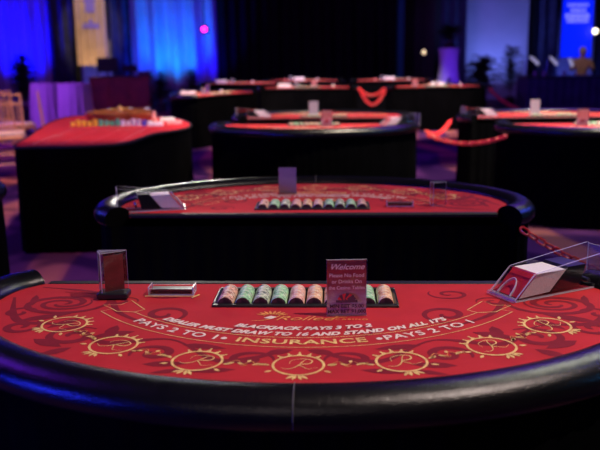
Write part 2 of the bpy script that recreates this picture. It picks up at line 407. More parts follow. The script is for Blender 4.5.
def felt_mesh():
    mb = MB()
    outline = [(p[0], p[1]) for p in inner]
    hole = [(-TRU, TRV0), (TRU, TRV0), (TRU, TRV1), (-TRU, TRV1)]
    polys = [[Vector((*p, 0)) for p in outline], [Vector((*p, 0)) for p in hole]]
    tris = tessellate_polygon(polys); allv = outline + hole
    mb.add([(*p, 0) for p in allv], [tuple(t) for t in tris], M['felt'])
    n = len(outline)
    mb.add([(*p, 0) for p in outline] + [(*p, -.02) for p in outline], [(i, (i + 1) % n, n + (i + 1) % n, n + i) for i in range(n)], M['felt'])
    mb.add([(*p, 0) for p in hole] + [(*p, -.02) for p in hole], [(i, (i + 1) % 4, 4 + (i + 1) % 4, 4 + i) for i in range(4)], M['felt'])
    # dark swirls
    for sx in (-1, 1):
        for x, y, r, tn, ro, w, sg, sq in ((.60, .17, .130, 1.7, .5, .016, 1, .75), (.60, .17, .075, 1.2, 2.5, .012, 1, .75), (.33, .25, .06, 1.3, 3.4, .015, -1, 1), (.50, .40, .065, 1.4, .3, .018, -1, .9), (.30, .50, .05, 1.2, 5.4, .018, 1, .9),
                                   (.64, .34, .045, 1.3, 2.2, .016, 1, 1), (.10, .53, .05, 1.2, 4.2, .016, -1, .8), (.36, .09, .055, 1.4, 1.2, .010, 1, .8), (.46, .15, .045, 1.3, 4.8, .010, -1, .8), (.12, .36, .04, 1.2, .2, .008, 1, 1), (.68, .24, .04, 1.1, 4, .014, -1, 1)):
            spiral(mb, sx * x, y, r, tn, ro if sx > 0 else PI - ro, w, sg * sx, squash=sq)
        for x, y, a, L, W in ((.37, .37, .4, .10, .035), (.42, .33, 1.5, .08, .03), (.58, .42, 2.6, .09, .035), (.25, .45, 2.9, .10, .03), (.31, .56, 3.2, .09, .03), (.12, .585, .1, .10, .025), (.52, .28, .9, .09, .03), (.66, .30, 3.6, .12, .035), (.69, .10, 1.8, .09, .02), (.07, .50, 3.5, .06, .03), (.22, .585, .3, .07, .02), (.48, .47, .7, .08, .03)):
            leaf(mb, sx * x, y, a if sx > 0 else PI - a, L, W, ZS, M['swirl'])
        mb.ribbon(crom([(sx * .74, .12), (sx * .66, .30), (sx * .52, .33), (sx * .42, .44), (sx * .28, .42), (sx * .16, .54), (sx * .05, .50)], 8), lambda t: .007 + .014 * math.sin(9 * t) ** 2, ZS, M['swirl'])
        mb.ribbon(crom([(sx * .70, .03), (sx * .52, .09), (sx * .44, .24), (sx * .34, .33)], 8), lambda t: .004 + .012 * math.sin(PI * t), ZS, M['swirl'])
    # betting circles
    for u, v in ((0, .562), (.203, .541), (-.203, .541), (.395, .455), (-.395, .455), (.543, .325), (-.543, .325)):
        rot = math.atan2(-u, v + .13)           # turns the motif with the table edge
        def T(x, y, u=u, v=v, rot=rot):          # y up towards the dealer
            y = -y; c, s = math.cos(rot), math.sin(rot); return (u + c * x - s * y, v + s * x + c * y)
        R0 = .050
        mb.ribbon([T(R0 * math.cos(i / 40 * 2 * PI), R0 * math.sin(i / 40 * 2 * PI)) for i in range(40)], .0052, ZG, M['gold'], closed=True)
        for k_, a in enumerate((-42, -21, 0, 21, 42)):
            a = rad(90 + a); L = .017 if k_ == 2 else .013
            c0 = T((R0 + .003) * math.cos(a - .10), (R0 + .003) * math.sin(a - .10)); c1 = T((R0 + .003) * math.cos(a + .10), (R0 + .003) * math.sin(a + .10)); tp = T((R0 + L) * math.cos(a), (R0 + L) * math.sin(a))
            mb.flat([c0, tp, c1], ZG, M['gold'])
            mb.flat([T((R0 + L) * math.cos(a) + .0028 * math.cos(q), (R0 + L) * math.sin(a) + .0028 * math.sin(q)) for q in [i * PI / 3 for i in range(6)]], ZG + .0001, M['gold'])
        def LF(x, y, a, L, W, m=M['gold']):
            p, q = T(x, y), T(x + math.cos(a), y + math.sin(a)); leaf(mb, p[0], p[1], math.atan2(q[1] - p[1], q[0] - p[0]), L, W, ZG, m)
        for s_ in (-1, 1):
            for (x, y, a, L) in ((.056, -.002, .5, .020), (.050, -.028, -.5, .017)):
                LF(s_ * x, y, a if s_ > 0 else PI - a, L, .008)
        for a in (-2.3, -1.85, -1.3, -.85): LF(.010 * math.cos(a), -.052, a, .022, .0075)
        # script capital R
        mb.ribbon([T(*q) for q in crom([(-.034, -.014), (-.020, -.020), (-.004, -.008), (.010, .022), (.016, .030)], 6)], lambda t: .0008 + .0016 * math.sin(PI * t), ZG, M['gold'])
        mb.ribbon([T(*q) for q in crom([(-.018, .006), (-.014, .024), (.008, .032), (.026, .024), (.022, .008), (.002, .002), (.010, -.010), (.020, -.020), (.038, -.012)], 6)], lambda t: .0010 + .0020 * math.sin(PI * t) ** 2, ZG, M['gold'])
    # vines between circles
    cs = [(-.543, .325), (-.395, .455), (-.203, .541), (0, .562), (.203, .541), (.395, .455), (.543, .325)]
    for a, b2 in zip(cs, cs[1:]):
        d = Vector((b2[0] - a[0], b2[1] - a[1])); L = d.length; d.normalize(); nrm = Vector((-d.y, d.x))
        P0 = Vector(a) + d * .066; g = L - .132
        def Q(t, h): q = P0 + d * g * t + nrm * h; return (q.x, q.y)
        mb.ribbon(crom([Q(0, 0), Q(.2, -.010), Q(.4, .008), Q(.6, -.008), Q(.8, .010), Q(1, 0)], 5), .0016, ZG, M['orange'])
        spc = Q(.4, .010); pts = [(spc[0] + .008 * (1 - i / 16) * math.cos(i * .6), spc[1] + .008 * (1 - i / 16) * math.sin(i * .6)) for i in range(14)]
        mb.ribbon(pts, .0014, ZG, M['orange'])
        for t, h, a_, LL in ((.15, 0, 2.6, .020), (.22, 0, .6, .018), (.75, 0, .4, .022), (.85, 0, 2.5, .018), (.5, -.004, -1.2, .012)):
            q = Q(t, h); leaf(mb, q[0], q[1], math.atan2(d.y, d.x) + a_, LL, .008, ZG, M['gold'])
    # ribbon banner with the insurance line
    A = 0.80
    for R in (.563, .621): mb.ribbon([arcpt(R, -A + 2 * A * i / 60) for i in range(61)], .0022, ZG, M['gold'])
    for s_ in (-1, 1):
        def Z(R, a, s_=s_): return arcpt(R, s_ * a)
        mb.ribbon([Z(.563, A), Z(.545, A - .03), Z(.560, A + .13), Z(.600, A + .06), Z(.632, A + .16), Z(.648, A + .03)][:0] + [Z(.563, A), Z(.535, A + .00), Z(.528, A + .16), Z(.563, A + .13), Z(.598, A + .17), Z(.592, A + .10), Z(.621, A + .10), Z(.621, A)], .0024, ZG, M['gold'])
        mb.ribbon([Z(.563, A), Z(.592, A + .06), Z(.592, A + .10)], .0024, ZG, M['gold'])
    warp_text(mb, 'INSURANCE', .592, .037, M['gold'], bold=.0007, sx=1.36, space=1.04)
    for s_, a0 in ((-1, -.505), (1, .505)):
        vs, fs = text('PAYS 2 TO 1', .037, bold=.0007, space=1.06, sx=1.12)
        mb.add([((.592 - y) * math.sin(a0 + x / .592), -.155 + (.592 - y) * math.cos(a0 + x / .592), ZC) for x, y in vs], [tuple(reversed(f)) for f in fs], M['cream'])
        c0 = arcpt(.592, s_ * .285); mb.flat([(c0[0] + .007 * math.cos(i * PI / 5), c0[1] + .007 * math.sin(i * PI / 5)) for i in range(10)], ZC, M['cream'])
    warp_text(mb, 'BLACKJACK PAYS 3 TO 2', .506, .0275, M['cream'], bold=.0015, shear=.3, sx=.97, space=1.04)
    warp_text(mb, "DEALER MUST DRAW TO 16 AND STAND ON ALL 17'S", .543, .0275, M['cream'], bold=.0015, shear=.3, sx=.98, space=1.05)
    # maker's mark: crown, card, script swash
    cx, cy = -.075, .268
    for a in range(-70, 80, 20):
        q = rad(a); leaf(mb, cx + .016 * math.sin(q), cy - .006 - .012 * math.cos(q), -PI / 2 + q, .024, .007, ZG, M['orange'])
    mb.ribbon([(cx + .018 * math.cos(q / 10), cy - .006 - .012 * math.sin(q / 10)) for q in range(0, 32)], .004, ZG, M['orange'])
    mb.flat([(cx - .018, cy + .012), (cx - .002, cy - .004), (cx + .012, cy + .004), (cx + .002, cy + .018)], ZC, M['cream'])
    mb.ribbon(crom([(cx - .045, cy + .030), (cx - .015, cy + .026), (cx + .012, cy + .004), (cx + .02, cy - .006)], 6), lambda t: .001 + .003 * math.sin(PI * t), ZG, M['orange'])
    vs, fs = text('Rolled', .042, shear=.45, sx=1.25)
    mb.add([(.0 + x, .282 - y, ZG) for x, y in vs], [tuple(reversed(f)) for f in fs], M['orange'])
    mb.ribbon(crom([(.055, .290), (.075, .275), (.10, .272)], 6), .0025, ZG, M['orange'])
    vs, fs = text('CASINO', .013, bold=.0002, sx=1.3, space=1.3)
    mb.add([(.110 + x, .288 - y, ZG) for x, y in vs], [tuple(reversed(f)) for f in fs], M['orange'])
    return mb

PROF = [(0, -.02), (-.001, .004), (.006, .014), (.019, .023), (.036, .029), (.054, .030), (.072, .027), (.089, .018), (.101, .004), (.105, -.012), (.102, -.028), (.092, -.040), (.076, -.045), (.02, -.045)]
def rail_mesh():
    mb = MB(); n = len(inner); k = len(PROF); vs = []
    pts = [(p[0] + nn[0] * d, p[1] + nn[1] * d, z) for p, nn in zip(inner, inn) for d, z in PROF]
    fs = [(i * k + j, i * k + (j + 1) % k, (i + 1) * k + (j + 1) % k, (i + 1) * k + j) for i in range(n - 1) for j in range(k)]
    mb.add(pts, fs, M['leather'])
    return mb.add(pts, [tuple(reversed(range(k))), tuple((n - 1) * k + j for j in range(k))], M['skirt'])
def skirt_mesh(seed=0):
    mb = MB(); base = offset(.080)
    path = base + [(base[-1][0] - .02, -.034)]
    dn = 90
    for i in range(1, dn): t = i / dn; path.append((base[-1][0] - .02 - t * 2 * (base[-1][0] - .02), -.034))
    path.append((-(base[-1][0] - .02), -.034))
    dens = []
    for i in range(len(path)):
        a, b2 = path[i], path[(i + 1) % len(path)]; L = math.hypot(b2[0] - a[0], b2[1] - a[1]); s_ = max(1, int(L / .013))
        dens += [(a[0] + (b2[0] - a[0]) * j / s_, a[1] + (b2[1] - a[1]) * j / s_) for j in range(s_)]
    n = len(dens); vs = []; acc = 0
    for zi, z in enumerate((-.045, -.30, -TH + .008)):
        acc = 0; amp = (.0015, .005, .008)[zi]
        for i in range(n):
            a, b2 = dens[i - 1], dens[(i + 1) % n]; dx, dy = b2[0] - a[0], b2[1] - a[1]; L = math.hypot(dx, dy) or 1; acc += L / 2
            w = amp * math.sin(acc * 95) + amp * .5 * math.sin(acc * 31)
            vs.append((dens[i][0] - dy / L * w, dens[i][1] + dx / L * w, z))
    fs = [(r * n + i, r * n + (i + 1) % n, (r + 1) * n + (i + 1) % n, (r + 1) * n + i) for r in range(2) for i in range(n)]
    return mb.add(vs, fs, M['skirt'])

def face_players_toward_camera(rz): return rz
# local frame is (u, -v)?  meshes use +v towards the players; seen from above with z up the text must be mirrored back:
def flipv(mb):
    mb.v = [(x, -y, z) for x, y, z in mb.v]; mb.f = [tuple(reversed(f)) for f in mb.f]; return mb

def make_bj():
    r = empty('blackjack_table', (0, 0, 0))
    flipv(felt_mesh()).build('felt', r, loc=(0, 0, TH))
    rl = flipv(rail_mesh()).build('padded_rail', r, smooth=True, loc=(0, 0, TH))
    sm = MB(); c = offset(0)[len(inner) // 2]
    sm.tube([(c[0], -(c[1] + d), z + .0006) for d, z in PROF[1:11]], .0011, M['seam'], 6); s_ = sm.build('seam', rl)
    s_['label'] = 'grey stitched seam across the padded rail'
    flipv(skirt_mesh()).build('skirt', r, smooth=True, loc=(0, 0, TH))
    MB().bbox((0, .016, TH - .006), (1.40, .030, .014), M['edge_trim'], .004).build('dealer_edge', r)
    return r

def chip_roll_mesh(col):
    mb = MB(); R = .0195; L = .112; nchip = 34; t = L / nchip; seg = 20; vs = []; fs = []; prof = []
    for i in range(nchip):
        prof += [(R - .0009, i * t), (R, i * t + t * .25), (R, i * t + t * .8)]
    prof.append((R - .0009, L))
    for r_, y in prof:
        for k_ in range(seg): a = 2 * PI * k_ / seg; vs.append((r_ * math.cos(a), y - L / 2, r_ * math.sin(a)))
    n = len(prof)
    fs = [(i * seg + k_, i * seg + (k_ + 1) % seg, (i + 1) * seg + (k_ + 1) % seg, (i + 1) * seg + k_) for i in range(n - 1) for k_ in range(seg)]
    mb.add(vs, fs, CH[col]); mb.add(vs, [tuple(range(seg)), tuple(reversed([(n - 1) * seg + k_ for k_ in range(seg)]))], M['chipface'])
    return mb
def make_tray():
    r = empty('chip_tray', (0, 0, 0)); mb = MB(); pitch = .0434; W = TRU; p = .0205
    xs = [(-W + .001, .004), (-W + .006, .0045)]
    for i in range(10):
        cx = (i - 4.5) * pitch
        for k_ in range(9): a = PI * k_ / 8; xs.append((cx - p * math.cos(a), .001 - p * math.sin(a)))
    xs += [(W - .006, .0045), (W - .001, .004)]
    ya, yb = -(TRV1 - .016), -(TRV0 + .016); n = len(xs)
    vs = [(x, ya, z) for x, z in xs] + [(x, yb, z) for x, z in xs] + [(x, ya, -.024) for x, z in xs] + [(x, yb, -.024) for x, z in xs]
    fs = [(i, i + 1, n + i + 1, n + i) for i in range(n - 1)] + [(2 * n + i, i, i + 1, 2 * n + i + 1)[::-1] for i in range(n - 1)] + [(3 * n + i, n + i, n + i + 1, 3 * n + i + 1) for i in range(n - 1)]
    fs.append((2 * n, 3 * n - 1, 4 * n - 1, 3 * n))
    mb.add(vs, fs, M['traymetal']); mb.build('tray_bed', r, smooth=True)
    b = MB()
    for y in (-(TRV1 - .008), -(TRV0 + .008)): b.bbox((0, y, -.007), (2 * W - .002, .0145, .026), M['traymetal'], .002)
    for s_ in (-1, 1): b.bbox((s_ * (W - .003), (ya + yb) / 2, -.007), (.006, yb - ya, .026), M['traymetal'], .0015)
    b.build('tray_rim', r)
    return r

T_proto = make_bj(); tray_proto = make_tray(); roll_proto = {}
used = {}
ORD = ['leftmost', 'second from the left', 'third from the left', 'fourth from the left', 'fifth from the left', 'fifth from the right', 'fourth from the right', 'third from the right', 'second from the right', 'rightmost']
COLS1 = ['pink', 'green', 'speckled', 'green', 'rose', 'peach', 'pink', 'speckled', 'green', 'peach']
COLS2 = ['pink', 'green', 'speckled', 'rose', 'peach', 'rose', 'green', 'speckled', 'green', 'pink']
def rollobj(col):
    if col not in roll_proto:
        o = chip_roll_mesh(col).build('chip_roll'); roll_proto[col] = o; return o
    o = roll_proto[col].copy(); COL.objects.link(o); return o
def bj(O, rot, away, label, short, chips=True, cols=COLS1):
    """O: middle of the dealer edge; rot degrees; away: players on the far side"""
    rz = rad(rot) + (PI if away else 0)
    t = T_proto if 'T' not in used else copy_tree(T_proto); used['T'] = 1
    place(t, (O[0], O[1], 0), rz); tag(t, label, 'table', 'casino tables with red felt and black skirts')
    def W(u, v, z=0.0):
        c, s = math.cos(rz), math.sin(rz); return (O[0] + c * u + s * v, O[1] + s * u - c * v, TH + z)
    if chips:
        y = tray_proto if 'Y' not in used else copy_tree(tray_proto); used['Y'] = 1
        place(y, (O[0], O[1], TH), rz); tag(y, 'black ten-slot chip tray set into %s' % short, 'chip tray', 'chip trays')
        for i in range(10):
            ii = 9 - i if away else i
            o = rollobj(cols[i]); u = (ii - 4.5) * .0434
            place(o, W(u, .1265, .001), rz)
            tag(o, '%s poker chip roll, %s in %s\'s tray' % (cols[i], ORD[i], short), 'poker chips', 'rolls of chips in the tray of ' + short)
    return W, rz

W1, r1 = bj((.018, 2.035), -2.5, False, 'nearest casino table with red printed felt, its padded rail along the bottom of the view', 'the nearest table')
W2, r2 = bj((.045, 3.00), -2.5, True, 'second casino table, dealer side toward the nearest table, padded rail curving behind', 'the second table', cols=COLS2)
W3, r3 = bj((.13, 6.83), -2.5, False, 'casino table with blue-lit curved rail directly behind the second table', 'the blue-railed table', cols=COLS2)
W4, r4 = bj((.23, 7.46), -2.5, True, 'casino table backing onto the blue-lit rail table in the middle', 'the middle back-to-back table', cols=COLS1)
W5, r5 = bj((2.46, 6.60), -2.5, False, 'casino table cut off by the right edge, tall black skirt and curved rail facing us', 'the table at the right edge')
W6, r6 = bj((2.33, 7.26), -2.5, True, 'casino table with brightly lit felt just behind the right edge table', 'the bright right table', cols=COLS2)
W7, r7 = bj((-1.08, 12.1), 60, True, 'distant casino table at left, in front of the bright blue curtain', 'the distant left table')
W8, r8 = bj((.15, 13.8), -1, True, 'distant casino table in the middle, under the black drape', 'the distant middle table')
W9, r9 = bj((2.36, 13.7), 1, True, 'distant casino table right of centre, in front of the draped cocktail table', 'the distant centre-right table')
W10, r10 = bj((-1.15, 16.2), -4, True, 'farthest casino table at left, small and partly behind the distant left table', 'the farthest left table', chips=False)
W11, r11 = bj((.12, 17.3), 0, True, 'farthest casino table in the middle with a blue-lit edge', 'the farthest middle table', chips=False)
W12, r12 = bj((1.95, 17.0), 0, True, 'farthest casino table right of the middle, low in front of the black drape', 'the farthest right table', chips=False)
W13, r13 = bj((-2.22, 3.40), -2.5, True, 'casino table mostly outside the left edge, only its rail end and skirt showing', 'the left edge table', chips=False)

# ------------------------------------------------------------------ card shoe
def make_shoe():
    r = empty('card_shoe', (0, 0, 0)); w = .046; t = .0035
    side = [(0, 0), (.33, 0), (.33, .093), (.325, .094), (.062, .064), (.056, .060), (-.002, .006)]
    for s_ in (-1, 1):
        mb = MB(); mb.prism(side, s_ * w - t / 2, s_ * w + t / 2, M['acredge'], capm=M['acrylic']); mb.build('side_wall', r)
    mb = MB(); mb.box((.165, 0, .002), (.325, 2 * w - t, .004), M['acrylic'], edge=M['acredge']); mb.build('base', r)
    mb = MB(); mb.box((.3285, 0, .047), (.003, 2 * w - t, .088), M['frost'], edge=M['acredge']); mb.build('back_plate', r)
    # front plate with a half-moon finger notch
    mb = MB(); nrm = Vector((-.0042, 0, .0042)); P = []
    def FP(a, y, o=0): q = Vector((.004 + a * .056, y, .006 + a * .056)) + nrm * o; return tuple(q)
    ww = w - .002; arc = [(.62 * math.sin(PI * i / 12), -.022 * math.cos(PI * i / 12)) for i in range(13)]
    ring = [(0, -ww)] + [(a, y) for a, y in arc] + [(0, ww), (1, ww), (1, -ww)]
    tess = tessellate_polygon([[Vector((a, y, 0)) for a, y in ring]])
    n = len(ring)
    mb.add([FP(a, y) for a, y in ring], [tuple(q) for q in tess], M['acrylic']); mb.add([FP(a, y, .6) for a, y in ring], [tuple(q) for q in tess], M['acrylic'])
    mb.add([FP(a, y) for a, y in ring] + [FP(a, y, .6) for a, y in ring], [(i, (i + 1) % n, n + (i + 1) % n, n + i) for i in range(n)], M['acredge'])
    mb.build('front_plate', r)
    MB().tube([FP(a + .02, y, .9) for a, y in arc], .0016, M['acredge'], 6).build('finger_notch_rim', r)
    mb = MB(); mb.bbox((-.004, 0, .005), (.014, 2 * w + .006, .010), M['frost'], .002); mb.build('lip', r)
    o = MB(); prof = [(.014, .006), (.112, .010), (.164, .060), (.070, .061)]
    ww = w - .004
    o.prism([(.112, .010), (.164, .060), (.070, .061), (.014, .006)], -ww, ww, M['card_edge'])
    # printed red back of the first card on the sloping front
    o.add([(.0132, -ww, .0066), (.0132, ww, .0066), (.0692, ww, .0616), (.0692, -ww, .0616)], [(0, 1, 2, 3)], M['red_card'])
    c = o.build('card_stack', r); c['label'] = 'stack of white-edged cards with a red back showing'
    o = MB(); o.prism([(.118, .008), (.212, .010), (.230, .066), (.172, .066)], -ww, ww, M['black']); k_ = o.build('card_weight', r); k_['label'] = 'black wedge weight behind the cards'
    MB().tube([(.240, -w, .022), (.240, w, .022)], .006, M['steel'], 12).build('roller', r)
    return r
shoe = make_shoe(); place(shoe, (.498, 1.890, TH + .0016), rad(27))
tag(shoe, 'clear acrylic card shoe with a red card back and white deck on the nearest table', 'card shoe', 'card shoes')
s2 = copy_tree(shoe); place(s2, (-.462, 3.125, TH + .0016), PI + rad(14)); s2.scale = (.78, .88, 1.0); tag(s2, 'clear card shoe at the left end of the second table, seen from behind', 'card shoe', 'card shoes')
s3 = copy_tree(shoe); q = W3(.56, .22, .0016); place(s3, q, rad(20)); tag(s3, 'card shoe at the right end of the table with the blue-lit curved rail', 'card shoe', 'card shoes')
s4 = copy_tree(shoe); q = W4(.50, .16, .0016); place(s4, q, PI + rad(10)); tag(s4, 'card shoe at the left end of the middle table behind the blue-lit rail', 'card shoe', 'card shoes')
s6 = copy_tree(shoe); q = W6(.50, .20, .0016); place(s6, q, PI + rad(10)); tag(s6, 'card shoe at the left end of the brightly lit right table', 'card shoe', 'card shoes')

# ------------------------------------------------------------------ clear triangular sign holder
def make_tri(base=True):
    r = empty('triangular_holder', (0, 0, 0)); H = .100
    P = [(-.036, .014), (.036, .018), (-.022, -.020)]          # back-left, back-right, front-left
    if base:
        MB().bbox((.003, -.001, .008), (.078, .048, .016), M['black'], .003).build('base', r)
    z0 = .016 if base else .0
    names = ('back_panel', 'front_panel', 'side_panel')
    for nm, a, b_ in ((names[0], P[0], P[1]), (names[1], P[2], P[1]), (names[2], P[0], P[2])):
        d = Vector((b_[0] - a[0], b_[1] - a[1], 0)); L = d.length
        MB().box((0, 0, H / 2), (L, .003, H), M['acrylic'], edge=M['acredge']).build(nm, r, loc=((a[0] + b_[0]) / 2, (a[1] + b_[1]) / 2, z0), rz=math.atan2(d.y, d.x))
    tp = MB(); tp.add([(p[0], p[1], 0) for p in P] + [(p[0], p[1], .003) for p in P], [(0, 2, 1), (3, 4, 5), (0, 1, 4, 3), (1, 2, 5, 4), (2, 0, 3, 5)], M['frost']); tp.build('top_plate', r, loc=(0, 0, z0 + H))
    return r
tri = make_tri(); place(tri, W1(-.487, .120, .0016), r1 + rad(2))
tag(tri, 'clear triangular prism holder on a black base, left of the chips on the nearest table', 'sign holder', 'clear triangular holders')
cd = MB(); cd.box((0, 0, .046), (.050, .001, .092), M['insert']); c = cd.build('red_insert', tri, loc=(.006, .0, .017), rz=rad(33)); c['label'] = 'dark red card insert'
tri2 = make_tri(False); place(tri2, W2(-.495, .12, .0016), rad(-10)); tri2.scale = (.85, .85, .92)
tag(tri2, 'clear triangular prism holder at the right of the second table', 'sign holder', 'clear triangular holders')

# clear trays
def make_ctray():
    r = empty('acrylic_tray', (0, 0, 0)); L, Wd, H = .116, .044, .018
    MB().box((0, 0, .002), (L, Wd, .004), M['acrylic'], edge=M['acredge']).build('base', r)
    for s_ in (-1, 1):
        MB().box((s_ * (L / 2 - .0015), 0, H / 2 + .004), (.003, Wd, H), M['frost'], edge=M['acredge']).build('end_wall', r)
        MB().box((0, s_ * (Wd / 2 - .0015), H / 2 + .002), (L - .006, .003, H - .004), M['acrylic'], edge=M['acredge']).build('side_wall', r)
    return r
ct = make_ctray(); place(ct, W1(-.342, .088, .0016), r1); tag(ct, 'clear acrylic tray lying between the prism holder and the chip tray of the nearest table', 'tray', 'clear trays')
o = MB().bbox((0, 0, .0), (.106, .030, .010), M['black'], .002).build('dark_bar'); place(o, W1(-.342, .088, .0116), r1); tag(o, 'dark bar lying inside the clear tray on the nearest table', 'bar')
fr = MB(); fr.box((0, 0, 0), (.128, .003, .002), M['gold'])
fr.box((.064, .0, 0), (.003, .03, .002), M['gold'], rz=-.5); o = fr.build('gold_strip'); place(o, W1(-.342, .118, .003), r1); tag(o, 'thin gold strip along the front of the clear tray', 'strip')
ct2 = copy_tree(ct); place(ct2, W2(-.345, .12, .0016), r2); ct2.scale = (.9, .9, .9); tag(ct2, 'clear acrylic tray right of the chips on the second table', 'tray', 'clear trays')
o = MB().bbox((0, 0, .0), (.094, .024, .010), M['black'], .002).build('dark_bar'); place(o, W2(-.345, .12, .0106), r2); tag(o, 'dark bar lying inside the clear tray on the second table', 'bar')

# ------------------------------------------------------------------ table signs
def make_sign(full=True):
    r = empty('table_sign', (0, 0, 0)); W_, H = .093, .134
    MB().box((0, -.0022, H / 2), (W_, .0022, H), M['acrylic'], edge=M['acredge']).build('holder_front', r)
    MB().box((0, .0022, H / 2), (W_, .0022, H), M['acrylic'], edge=M['acredge']).build('holder_back', r)
    MB().bbox((0, .022, .002), (W_, .05, .004), M['acrylic'], .001).build('foot', r)
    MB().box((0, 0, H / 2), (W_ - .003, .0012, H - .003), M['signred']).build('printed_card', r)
    MB().box((0, .0009, H / 2), (W_ - .003, .0005, H - .003), M['cardback']).build('card_back', r)
    if full:
        mb = MB()
        def ln(s, z, size, m, **kw):
            vs, fs = text(s, size, **kw); mb.add([(x, -.0036, z + y) for x, y in vs], fs, m)
        ln('Welcome', H * .875, .019, M['sign_light'], shear=.4, bold=.0002, sx=1.05)
        mb2pts = crom([(-.036, H * .86), (-.030, H * .93), (-.022, H * .90), (-.018, H * .83)], 6)
        mb.add([(p[0] + dx, -.0036, p[1]) for p in mb2pts for dx in (-.0005, .0005)], [(2 * i, 2 * i + 1, 2 * i + 3, 2 * i + 2) for i in range(len(mb2pts) - 1)], M['sign_light'])
        ln('Please No Food', H * .725, .0125, M['sign_light'], bold=.0001)
        ln('or Drinks On', H * .615, .0125, M['sign_light'], bold=.0001)
        ln('the Casino Tables', H * .505, .0115, M['sign_light'], bold=.0001)
        ln('MIN BET $5.00', H * .175, .0125, M['sign_dark'], bold=.0004)
        ln('MAX BET $1,000', H * .080, .0125, M['sign_dark'], bold=.0004)
        # fan of red playing cards over a dark label
        for i, a in enumerate((-58, -35, -12, 12, 35, 58)):
            q = rad(a); cx, cz = .013 * math.sin(q), H * .27 + .010 * math.cos(q); hw, hh = .0062, .0085; pts = []
            for x, z in ((-hw, -hh), (hw, -hh), (hw, hh), (-hw, hh)): pts.append((cx + x * math.cos(q) + z * math.sin(q), -.0036 - i * .00008, cz - x * math.sin(q) + z * math.cos(q)))
            mb.add(pts, [(0, 1, 2, 3)], M['sign_dark'] if i % 2 else M['red_card'])
        mb.box((0, -.0042, H * .265), (.050, .0004, .006), M['sign_dark'])
        ln('CASINO', H * .262, .0055, M['sign_light']) ; mb.v[-1:] = mb.v[-1:]
        mb.build('printing', r)
    return r
sg = make_sign(); place(sg, W1(.099, .262, .0016), rad(1)); tag(sg, 'red Welcome sign with minimum and maximum bets standing before the nearest chip tray', 'sign', 'upright table signs')
def sign_copy(p, rz, label, sc_=1.0):
    o = copy_tree(sg); place(o, p, rz); o.scale = (sc_, sc_, sc_); tag(o, label, 'sign', 'upright table signs'); return o
sign_copy(W2(.115, .42, .0016), PI - rad(3), 'small upright sign seen from behind on the second table', .84)
sign_copy(W3(.11, .26, .0016), 0, 'small upright sign on the table with the blue-lit curved rail')
sign_copy(W4(.10, .36, .0016), PI, 'small upright sign on the middle table behind the blue-lit rail')
sign_copy(W5(-.20, .24, .0016), 0, 'small upright sign on the table at the right edge')
sign_copy(W6(.10, .40, .0016), PI, 'pinkish upright sign seen from behind on the brightly lit right table')
sign_copy(W7(.05, .30, .0016), 2.2, 'small upright sign on the distant left table')
sign_copy(W8(-.12, .30, .0016), 0, 'small upright sign on the distant middle table')
sign_copy(W9(.35, .25, .0016), 0, 'small upright sign on the distant right-of-centre table')

# ------------------------------------------------------------------ chains
def chain(p0, p1, sag, label, link=.05, wr=.005, name='plastic_chain', w=.62):
    P0, P1 = Vector(p0), Vector(p1); K = 200; pts = []
    for i in range(K + 1): t = i / K; q = P0.lerp(P1, t); q.z -= sag * 4 * t * (1 - t); pts.append(q)
    L = [0]
    for a, b_ in zip(pts, pts[1:]): L.append(L[-1] + (b_ - a).length)
    step = link - 2 * wr * 1.25; n = int(L[-1] / step); mb = MB()
    def pos(s):
        s = min(max(s, 0), L[-1])
        for i in range(K):
            if L[i + 1] >= s: return pts[i].lerp(pts[i + 1], (s - L[i]) / (L[i + 1] - L[i]))
        return pts[-1]
    for k_ in range(n):
        c = pos((k_ + .5) * step); t = (pos((k_ + 1) * step) - pos(k_ * step)).normalized()
        hz = Vector((-t.y, t.x, 0)); hz = hz.normalized() if hz.length > 1e-3 else Vector((1, 0, 0)); up = t.cross(hz)
        side = (hz + up).normalized() if k_ % 2 == 0 else (hz - up).normalized()
        a, b_ = link / 2 - wr, link * w / 2 - wr * .5; ring = []
        for j in range(14):
            q = 2 * PI * j / 14; x = math.cos(q); y = math.sin(q)
            ring.append(c + t * ((a - b_) * (1 if x > 0 else -1) + b_ * x) + side * b_ * y)
        mb.tube(ring, wr, M['red_plastic'], 6, closed=True)
    return tag(mb.build(name, smooth=True), label, 'chain', 'red plastic chains between the tables')
chain((.82, 2.90, .690), (2.25, 2.60, .75), .26, 'red plastic chain hanging from the right end of the second table', link=.046, wr=.0042)
chain((1.03, 6.50, .70), (1.43, 7.55, .70), .07, 'red chain hanging between the middle tables and the brightly lit right table', link=.055, wr=.008)
chain((1.03, 6.40, .68), (1.62, 6.15, .70), .07, 'lower red chain between the blue-railed table and the right edge table', link=.055, wr=.008)
chain((1.04, 13.75, .72), (1.47, 13.70, .70), .26, 'deeper drooping red chain between the distant middle and centre-right tables', link=.08, wr=.012)
chain((1.04, 14.05, .72), (1.49, 14.0, .72), .13, 'shallower drooping red chain between the distant middle and centre-right tables', link=.08, wr=.011)
chain((3.25, 13.75, .70), (2.50, 8.22, .70), .10, 'red chain running from the distant centre-right table toward the brightly lit right table', link=.06, wr=.009)
sp = empty('stanchion', (2.27, 2.60, 0)); tag(sp, 'black stanchion post holding the chain beyond the right edge', 'post')
MB().lathe([(.15, 0), (.15, .02), (.03, .04), (.025, .78), (.035, .80), (0, .83)], M['black'], seg=20).build('post', sp, smooth=True)
chain((-1.02, 7.0, .66), (-1.00, 6.9, .18), .0, 'short red chain hanging at the right corner of the roulette table')

